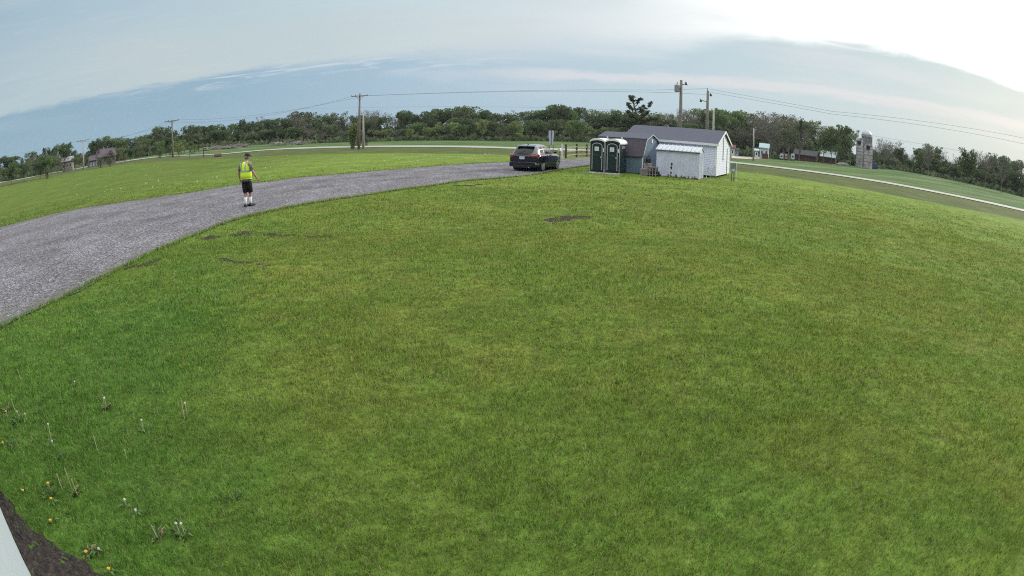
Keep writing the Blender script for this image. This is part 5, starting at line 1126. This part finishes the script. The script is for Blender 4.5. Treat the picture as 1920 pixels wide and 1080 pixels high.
# undergrowth that closes the foot of the wood: one uncountable mass
cen, siz, ton = [], [], []
for D, lo, hi, n in ((170, 0, .52, 26000), (187, 0, .80, 34000), (158, 0, .20, 8000)):
    ax = rng.uniform(-60, 1960, n); aa = np.array([azel(q, np.interp(q, *np.array(_tb).T))[0] for q in np.linspace(-60, 1960, 200)]); a = np.interp(ax, np.linspace(-60, 1960, 200), aa)
    et = np.array([azel(q, sky_y(q))[1] for q in np.linspace(-60, 1960, 200)]); e1_ = np.interp(ax, np.linspace(-60, 1960, 200), et)
    Dd = D+rng.normal(0, 2.5, n); xx, yy = Dd*np.sin(a), Dd*np.cos(a); z0 = h(xx, yy); tp = H+Dd*np.tan(e1_)
    bump = .72+.28*np.sin(ax*.09+D)*np.sin(ax*.031+2)+.12*np.sin(ax*.27); z = z0+(tp-z0)*(rng.uniform(lo, hi, n)**1.)*bump
    keep = ~((D < 160) & ((np.abs(ax-1620) < 26) | (np.abs(ax-1528) < 45) | (np.abs(ax-195) < 40) | (np.abs(ax-1432) < 16) | (rng.random(n) < .45)))
    cen.append(np.stack([xx, yy, z], 1)[keep]); siz.append(rng.uniform(.5, 1.3, keep.sum())); ton.append(np.clip(.5+.4*np.sin(ax*.13+D)*np.sin(z*1.1)+rng.normal(0, .12, n), 0, 1)[keep])
um = quads_mesh('undergrowth', np.concatenate(cen), np.concatenate(siz), np.concatenate(ton), leaf_mat('undergrowth_leaves', (.080, .108, .052), .25))
uo = bpy.data.objects.new('undergrowth', um); C.objects.link(uo); tag(uo, 'dense dark undergrowth filling the foot of the wood', 'undergrowth', kind='stuff')
# ---- wind-bent pine behind the barn
D = 70.; pa = gp(1196, 262); a0 = azel(1196, 250)[0]; pb = np.array([D*math.sin(a0), D*math.cos(a0)]); zp = hz(pb)
def pl_(px, py, dd=0): a, e = azel(px, py); r = D+dd; return np.array([r*math.sin(a)-pb[0], r*math.cos(a)-pb[1], H+r*math.tan(e)-zp])
pine = empty('pine_tree', (pb[0], pb[1], zp), 0, 'windswept dark pine with gaps in its crown rising behind the barn roof', 'pine tree')
b = MB(); stem_ = [pl_(1196, 262), pl_(1195, 235), pl_(1193, 212), pl_(1189, 198), pl_(1188, 184)]; b.tube([(0, 0, -.1)]+stem_, [.22, .2, .16, .12, .08, .03], 8)
limbs = [((1193, 214), (1178, 196), 1), ((1194, 222), (1176, 210), -1), ((1190, 200), (1200, 187), .5), ((1190, 196), (1182, 183), -.5), ((1194, 218), (1206, 200), 1), ((1194, 220), (1223, 195), -1), ((1195, 228), (1215, 212), 1), ((1195, 232), (1230, 224), .5), ((1195, 232), (1168, 228), .6), ((1196, 240), (1240, 236), -1), ((1196, 240), (1155, 238), -1), ((1196, 236), (1212, 228), 1.5), ((1195, 226), (1184, 218), -1.5)]
PC, PS, PT = [], [], []
def pclump(c, r, n):
    d = rng.normal(size=(n, 3)); d /= np.linalg.norm(d, axis=1)[:, None]; PC.append(c+d*(r*rng.uniform(.2, 1, n))[:, None]*np.array([1, 1, .55])); PS.append(rng.uniform(.08, .16, n)); PT.append(np.clip(rng.normal(.5, .2, n), 0, 1))
for s0, t0, dd in limbs:
    p0_, p1_ = pl_(*s0), pl_(*t0, dd); m__ = (p0_+p1_)/2-np.array([0, 0, .15]); b.tube([p0_, m__, p1_], [.07, .05, .02], 5)
    for k in (.35, .5, .62, .74, .86, .95, 1.): pclump(p0_*(1-k)+p1_*k+np.array([rng.normal(0, .10), rng.normal(0, .2), .10+.1*rng.random()]), (.26 if t0[1] < 215 else .40)*rng.uniform(.7, 1.3), 36)
for q in ((1188, 181), (1185, 186), (1195, 205), (1200, 222), (1190, 232), (1210, 234), (1180, 234), (1222, 236), (1196, 240), (1170, 242), (1235, 243), (1205, 242)): pclump(pl_(*q), .28 if q[1] < 210 else .62, 80 if q[1] > 210 else 34)
b.build('trunk', bark, pine)
cm = quads_mesh('crown', np.concatenate(PC), np.concatenate(PS), np.concatenate(PT), leaf_mat('pine_needles', (.080, .105, .060)), 2.4); co = bpy.data.objects.new('crown', cm); C.objects.link(co); co.parent = pine
# ---- shrubs and thicket beyond the road
def shrub(px, ptop, pb_, wpx, m_, lab, D=None, n=500, stems=14, nm='shrub', grp=None, stem_m=None):
    p = gp(px, pb_) if D is None else np.array([D*math.sin(azel(px, pb_)[0]), D*math.cos(azel(px, pb_)[0])]); z0 = hz(p); ht = top_at(p, px, ptop)-z0; R__ = math.hypot(*p); w_ = wpx*R__/F
    o = empty(nm, (p[0], p[1], z0), 0, lab, nm.replace('_', ' '), grp)
    b = MB(); C_, S_, T_ = [], [], []
    for k in range(stems):
        a = rng.uniform(0, 6.28); r = w_*math.sqrt(rng.uniform(0, 1)); t_ = np.array([r*math.cos(a), r*math.sin(a)*.7, ht*rng.uniform(.55, 1.)]); b.tube([(t_[0]*.5, t_[1]*.5, -.05), t_*np.array([.8, .8, .5]), t_], [.035, .025, .01], 4)
        d = rng.normal(size=(n//stems, 3)); C_.append(t_*np.array([1, 1, rng.uniform(.6, 1)])+d*np.array([w_*.16, w_*.16, ht*.14])); S_.append(rng.uniform(.12, .3, n//stems)*ht/4*1.3); T_.append(np.clip(rng.normal(rng.uniform(.3, .7), .15, n//stems), 0, 1))
    b.build('stems', stem_m or bark, o); c = np.concatenate(C_); c[:, 2] = np.clip(c[:, 2], .03, ht*1.03)
    cm = quads_mesh('crown', c, np.concatenate(S_), np.concatenate(T_), m_); co = bpy.data.objects.new('crown', cm); C.objects.link(co); co.parent = o
shrub(668, 243, 273.5, 15, LM['bare'], 'brown brushy thicket around the foot of the tall pole beyond the road', n=900, stems=34, nm='thicket')
shrub(684, 252, 273.5, 7, LM['bare'], 'small brown bush right of the short bare pole', n=300, stems=12)
shrub(660, 232, 262, 9, LM['light'], 'green bush behind the thicket, left of the tall pole', D=92, n=500)
for i, (px, pt_, pb_, w_, lab) in enumerate([(340, 268, 291, 13, 'green rounded bush left of the tall dark road post'), (362, 272, 288, 9, 'lighter bush just left of the tall dark road post'), (318, 274, 293, 10, 'dark bush at the foot of the cross arm pole'), (300, 278, 296, 9, 'dark low bush left of the cross arm pole'), (190, 296, 311, 12, 'dark hedge bush in front of the dark roofed house'), (208, 296, 308, 10, 'dark bush at the right corner of the dark roofed house'), (232, 288, 303, 9, 'grey green bush right of the dark roofed house'), (88, 312, 326, 6, 'yellowish bush left of the white roofed cabin')]):
    shrub(px, pt_, pb_, w_, LM[['light', 'mid', 'dark', 'dark', 'dark', 'dark', 'olive', 'light'][i]], lab, n=500, stems=12, grp='bushes along the far side of the road', D=[None, None, None, None, 122, 120, None, 112][i])
palest = mat('bleached_branch', (.30, .27, .25), .95, var=.3)
for i, (px, pb_, w_, lab) in enumerate([(396, 281, 13, 'pale brush pile right of the tall dark road post'), (425, 279, 14, 'long low pale brush pile behind the culvert'), (452, 275.5, 9, 'pale brush pile above the walking man'), (520, 272.5, 10, 'low pale brush pile right of the walking man'), (557, 271, 8, 'low pale brush pile farthest right along the wood')]):
    p = gp(px, pb_); R__ = math.hypot(*p); w__ = w_*R__/F; o = empty('brush_pile', (p[0], p[1], hz(p)), 0, lab, 'brush pile', 'brush piles along the wood edge'); b = MB()
    for k in range(90):
        c_ = np.array([rng.uniform(-w__, w__), rng.normal(0, .8), 0]); c_[2] = rng.uniform(.05, .7)*(1-abs(c_[0]/w__)**2*.6)*R__/150; d = rng.normal(size=3)*np.array([1., .5, .18]); b.bar(c_-d, c_+d, rng.uniform(.05, .14))
    b.build('branches', palest, o)
# ------------------------------------------------------------------ farm buildings on the horizon
def polar(px, D): a = azel(px, 280)[0]; return np.array([D*math.sin(a), D*math.cos(a)])
def bld(px, pxw, pe, pr, D, nm, lab, wm, rm, cat, ang=0, depth=.8, pb_=None, win=3, hip=False, wmat=None):
    """gabled building facing the camera: centre px, width px, eave py, ridge py"""
    p = polar(px, D); z0 = hz(p); m_ = D/F; w_ = pxw*m_; e_ = top_at(p, px, pe)-z0; r_ = top_at(p, px, pr)-z0; dp = w_*depth
    if pb_: z0 = min(z0, top_at(p, px, pb_)+.0); e_ = top_at(p, px, pe)-z0; r_ = top_at(p, px, pr)-z0
    o = empty(nm, (p[0], p[1], z0), math.degrees(azel(px, 280)[0])+ang, lab, cat)
    b = MB(); b.prism([(0, -.3), (dp, -.3), (dp, e_), (dp/2, r_-.05), (0, e_)], -w_/2, w_/2, 'x'); b.build('wall', wm, o)
    k = w_*.12 if hip else 0
    b = MB(); b.loft([[(-w_/2-.25, -.35, e_-.12), (-w_/2-.25, -.35, e_+.05), (-w_/2-.25+k, dp/2, r_+.12), (-w_/2-.25+k, dp/2, r_-.02)], [(w_/2+.25, -.35, e_-.12), (w_/2+.25, -.35, e_+.05), (w_/2+.25-k, dp/2, r_+.12), (w_/2+.25-k, dp/2, r_-.02)]])
    b.loft([[(-w_/2-.25, dp+.35, e_-.12), (-w_/2-.25, dp+.35, e_+.05), (-w_/2-.25+k, dp/2, r_+.12), (-w_/2-.25+k, dp/2, r_-.02)], [(w_/2+.25, dp+.35, e_-.12), (w_/2+.25, dp+.35, e_+.05), (w_/2+.25-k, dp/2, r_+.12), (w_/2+.25-k, dp/2, r_-.02)]]); b.build('roof', rm, o)
    for i in range(win):
        xw = -w_/2+w_*(i+.5)/win; b = MB(); b.box((xw, -.03, e_*.55), (min(1., w_/win*.45), .05, e_*.4)); f_ = b.build('window', wmat or trimw, o); b = MB(); b.box((xw, -.065, e_*.55), (min(.8, w_/win*.35), .02, e_*.32)); b.build('pane', mat('dark_window_pane', (.03, .035, .045), .1), f_)
    return o, w_, e_, r_, dp
darkr = mat('purple_brown_shingle', (.085, .070, .080), .9, var=.25, scale=.8); greyw = mat('grey_blue_siding', (.14, .15, .17), .8, var=.2, scale=1); redw = mat('barn_red_board', (.105, .045, .045), .85, var=.3, scale=.8); whitew = mat('white_farm_siding', (.55, .60, .62), .6, var=.1, scale=1); brownw = mat('brown_siding', (.13, .10, .10), .85, var=.2, scale=1); tealr = mat('pale_teal_metal', (.42, .55, .56), .4, var=.15, scale=1)
hA, w_, e_, r_, dp = bld(201, 40, 293, 279, 138, 'farmhouse', 'house with large dark purple brown roof behind the leftmost pole', brownw, darkr, 'house', ang=-12, hip=True, pb_=309, win=4, wmat=greyw)
for sx, rr in ((-w_*.56-w_*.3, 1),): 
    b = MB(); b.prism([(0, 0), (dp*.7, 0), (dp*.7, e_*.8), (0, e_*.8)], -w_/2-w_*.5, -w_/2-.02, 'x'); b.build('garage_wing', greyw, hA)
    b = MB(); b.loft([[(-w_/2-w_*.55, -.4, e_*.75), (-w_/2-w_*.55, -.4, e_*.82), (-w_/2-w_*.5+.4, dp*.35, e_*1.32), (-w_/2-w_*.5+.4, dp*.35, e_*1.25)], [(-w_/2-.0, -.4, e_*.75), (-w_/2-.0, -.4, e_*.82), (-w_/2-.0, dp*.35, e_*1.45), (-w_/2-.0, dp*.35, e_*1.38)]]); b.build('wing_roof', darkr, hA)
    for k in range(3): b = MB(); b.box((-w_/2-w_*(.1+.15*k), -.04, e_*.38), (w_*.08, .06, e_*.6)); b.build('garage_door', mat('pale_grey_door', (.26, .27, .30), .7), hA)
b = MB(); b.prism([(-w_*.02, e_*.9), (w_*.34, e_*.9), (w_*.16, e_*1.0+(r_-e_)*.6)], -.5, dp*.45, 'y'); b.build('front_gable', brownw, hA)
b = MB(); b.bar((-w_*.05, -.6, e_*.9), (w_*.16, -.6, e_+(r_-e_)*.66), .25, .5); b.bar((w_*.37, -.6, e_*.9), (w_*.16, -.6, e_+(r_-e_)*.66), .25, .5); b.build('gable_trim', darkr, hA)
b = MB(); b.box((-w_*.44, dp*.3, r_*.95), (w_*.06, 1., r_*.35)); b.build('chimney', mat('dark_brick', (.05, .035, .04), .9), hA)
bld(126, 24, 302, 295, 142, 'cabin', 'low white roofed cabin left of the leftmost pole', mat('tan_siding', (.26, .22, .20), .8, var=.2), mat('pale_lilac_roof', (.44, .43, .50), .6, var=.1), 'cabin', ang=10, pb_=310)
hB, w_, e_, r_, dp = bld(1433, 17, 277, 269.5, 150, 'farmhouse', 'small white farmhouse with pale teal roof behind the farm lane', whitew, tealr, 'house', ang=6, pb_=290, win=2)
b = MB(); b.box((w_*.12, -.12, e_*.22), (w_*.7, .2, e_*.5)); b.build('porch', redw, hB)
bld(1419, 7, 282, 279.5, 148, 'outbuilding', 'tiny white shed left of the small white farmhouse', whitew, tealr, 'shed', pb_=288, win=1)
bld(1374, 8, 277, 272, 140, 'outbuilding', 'pale building just right of the tall shed gable', whitew, mat('rust_red_roof', (.18, .09, .08), .8), 'shed', pb_=284, win=1)
bld(1382, 6, 281, 278, 142, 'outbuilding', 'small pale blue shed right of the pale building', mat('pale_blue_board', (.30, .33, .42), .8), darkr, 'shed', pb_=286, win=1)
hC, w_, e_, r_, dp = bld(1510, 46, 291, 282, 158, 'barn', 'long dark red barn with grey roof left of the silos', redw, mat('grey_barn_roof', (.075, .08, .085), .8, var=.2, scale=.5), 'barn', pb_=303, win=0, ang=14, depth=.35)
hD, w_, e_, r_, dp = bld(1553, 30, 294.5, 284, 154, 'barn', 'red barn annexe with patched white metal roof near the silos', redw, mat('patched_white_roof', (.42, .50, .50), .5, var=.45, scale=.6), 'barn', pb_=305, win=0, ang=14, depth=.4)
for k in range(3): b = MB(); b.box((w_*(-.1+.18*k), -.05, e_*.45), (w_*.05, .06, e_*.7)); b.build('door', mat('dark_joint', (.05, .05, .05), .8), hD)
# white trailers under the trees
for i, (px, wpx, c_, lab) in enumerate([(1466, 7.5, (.5, .52, .58), 'leftmost white trailer parked under the bare trees by the red barn'), (1474.5, 4.5, (.42, .32, .36), 'pinkish box trailer between the two white trailers'), (1487, 7, (.5, .52, .58), 'rightmost white trailer parked against the red barn')]):
    D = 146; p = polar(px, D); z0 = hz(p); z1_ = top_at(p, px, [288.5, 289, 288.5][i]); w_ = wpx*D/F; hh_ = z1_-z0
    o = empty('trailer', (p[0], p[1], z0), math.degrees(azel(px, 280)[0]), lab, 'trailer', 'trailers beside the red barn')
    b = MB(); b.prism([(-w_/2, hh_*.25), (w_/2, hh_*.25), (w_/2, hh_*.92), (w_/2-.15, hh_), (-w_/2+.15, hh_), (-w_/2, hh_*.92)], 0, 3., 'y'); b.build('body', mat('trailer_paint_%d' % i if False else ['white_trailer_paint', 'pink_trailer_paint', 'white_trailer_paint'][i], c_, .5), o, bevel=.03)
    for s_ in (-1, 1): b = MB(); b.tube([(s_*w_*.3-.1, .2, hh_*.14), (s_*w_*.3+.1, .2, hh_*.14)], hh_*.14, 12); b.build('wheel', tyre, o)
    b = MB(); b.box((0, -.02, hh_*.62), (w_*.5, .04, hh_*.22)); b.build('window', mat('dark_window_pane', (.03, .035, .045), .1), o)
# silos
def silo_mat(name, c1, c2):
    def fn(t, p, m):
        co_ = t.n('ShaderNodeTexCoord').outputs['Object']; s_ = t.n('ShaderNodeSeparateXYZ', {0: co_}); an = t.m('ARCTAN2', s_.outputs[1], s_.outputs[0])
        v = t.n('ShaderNodeCombineXYZ', {0: t.m('MULTIPLY', an, 2.6), 1: s_.outputs[2], 2: 0.}).outputs[0]
        br = t.n('ShaderNodeTexBrick', {'Vector': v, 'Color1': (*c1, 1), 'Color2': (*c2, 1), 'Mortar': (c1[0]*.45, c1[1]*.45, c1[2]*.45, 1), 'Scale': 1., 'Mortar Size': .05, 'Brick Width': 1.1, 'Row Height': .75})
        nz = t.mr(t.noise(co_, .9, 6, .7), .35, .65, .6, 1.3, 'LINEAR')
        m.node_tree.links.new(t.n('ShaderNodeVectorMath', {0: br.outputs[0], 'Scale': nz}, operation='SCALE').outputs[0], p.inputs['Base Color'])
    return attr_mat(name, '', fn, .9, .1)
stave = silo_mat('stained_concrete_stave', (.40, .37, .39), (.50, .47, .49)); stave2 = silo_mat('grey_concrete_stave', (.22, .22, .235), (.26, .26, .275)); domem = mat('ribbed_metal_dome', (.40, .42, .44), .4, var=.1, metal=.4)
for i, (px, wpx, pt_, pb_, D, m_, lab) in enumerate([(1611, 13.5, 264, 311, 148, stave, 'left roofless concrete silo with weathered staves'), (1628, 17.5, 274, 313.5, 144, stave, 'right roofless concrete silo, widest, with pale base'), (1624, 21, 255, 312, 160, stave2, 'tallest grey silo with a rounded metal dome behind the other two')]):
    p = polar(px, D); z0 = min(hz(p), top_at(p, px, pb_)); z1_ = top_at(p, px, pt_)-z0; r = wpx/2*D/F
    o = empty('silo', (p[0], p[1], z0), 0, lab, 'silo', 'silos at the farm')
    b = MB(); n = 32
    topz = lambda k: z1_+(.35*math.sin(k*2+i)+.5*max(0, math.sin(k+1.5)) if i < 2 else 0)
    rings = [[(r*math.cos(k), r*math.sin(k), z) for k in np.linspace(0, 2*math.pi, n, endpoint=False)] for z in (-.5, z1_*.5)]+[[(r*math.cos(k), r*math.sin(k), topz(k)) for k in np.linspace(0, 2*math.pi, n, endpoint=False)]]
    if i < 2: rings += [[(r*.9*math.cos(k), r*.9*math.sin(k), topz(k)) for k in np.linspace(0, 2*math.pi, n, endpoint=False)], [(r*.9*math.cos(k), r*.9*math.sin(k), z1_*.6) for k in np.linspace(0, 2*math.pi, n, endpoint=False)]]
    b.loft(rings); b.build('wall', m_, o)
    if i == 2:
        b = MB(); zt = top_at(p, px, 243.5)-z0; b.oval([(0, 0, z1_+(zt-z1_)*math.sin(k), r*1.03*math.cos(k)+.01, r*1.03*math.cos(k)+.01) for k in np.linspace(0, math.pi/2, 8)], 32); b.build('dome', domem, o, True)
        b = MB(); b.oval([(0, 0, z1_-.25, r*1.05, r*1.05), (0, 0, z1_+.1, r*1.05, r*1.05)], 32); b.build('rim_band', domem, o)
        b = MB(); b.box((r*.97, -r*.2, z1_*.5), (.5, .5, z1_*1.02)); b.build('filler_chute', mat('dark_green_chute', (.05, .10, .06), .7), o)
    else:
        b = MB(); b.oval([(0, 0, z, r*1.012, r*1.012) for z in (z1_*.3, z1_*.3+.08)], 32, cap=False); b.build('steel_hoop', rustm, o); b = MB(); b.oval([(0, 0, z, r*1.012, r*1.012) for z in (z1_*.6, z1_*.6+.08)], 32, cap=False); b.build('steel_hoop', rustm, o)
        b = MB(); aa = math.atan2(p[0], p[1]); fx, fy = -math.sin(aa+.1)*r, -math.cos(aa+.1)*r; b.box((fx, fy, z1_*.93), (.7, .7, .9)); b.build('hatch', dark, o)
tp_ = polar(1641, 146); zt_ = hz(tp_); b = MB(); b.prism([(-1.2, 0), (1.2, 0), (.9, 1.3), (-.6, 1.5)], 0, 2.5, 'y'); o = b.build('tarpaulin_heap', mat('dark_blue_tarp', (.04, .045, .13), .6), bevel=.2); o.location = (tp_[0], tp_[1], zt_); tag(o, 'dark blue tarpaulin heap at the foot of the rightmost silo', 'tarpaulin')
rk = polar(1582, 148); b = MB()
b.ball((0, 0, .2), 1.1, 9, 5, (1.7, .8, .5)); b.ball((1.2, .2, .1), .8, 8, 5, (1.2, .8, .6)); b.ball((-1.3, -.1, .1), .8, 8, 5, (1.3, .9, .5)); o = b.build('rubble_heap', palest); o.location = (rk[0], rk[1], hz(rk)); tag(o, 'pale rubble heap between the red barn annexe and the silos', 'rubble heap')

# ------------------------------------------------------------------ evening air
zmin = min(float(v) for v in (Z.min(),))-1; zmax = 18.
b = MB(); b.box((0, 0, (zmin+zmax)/2), (4200, 4200, zmax-zmin)); vm = bpy.data.materials.new('evening_air'); vm.use_nodes = True; t_ = vm.node_tree; t_.nodes.clear()
pv = t_.nodes.new('ShaderNodeVolumePrincipled'); pv.inputs['Color'].default_value = (.80, .86, .92, 1); pv.inputs['Density'].default_value = .00014; pv.inputs['Anisotropy'].default_value = .2
ou = t_.nodes.new('ShaderNodeOutputMaterial'); t_.links.new(pv.outputs[0], ou.inputs['Volume']); hzb = b.build('haze', vm); tag(hzb, kind='stuff')
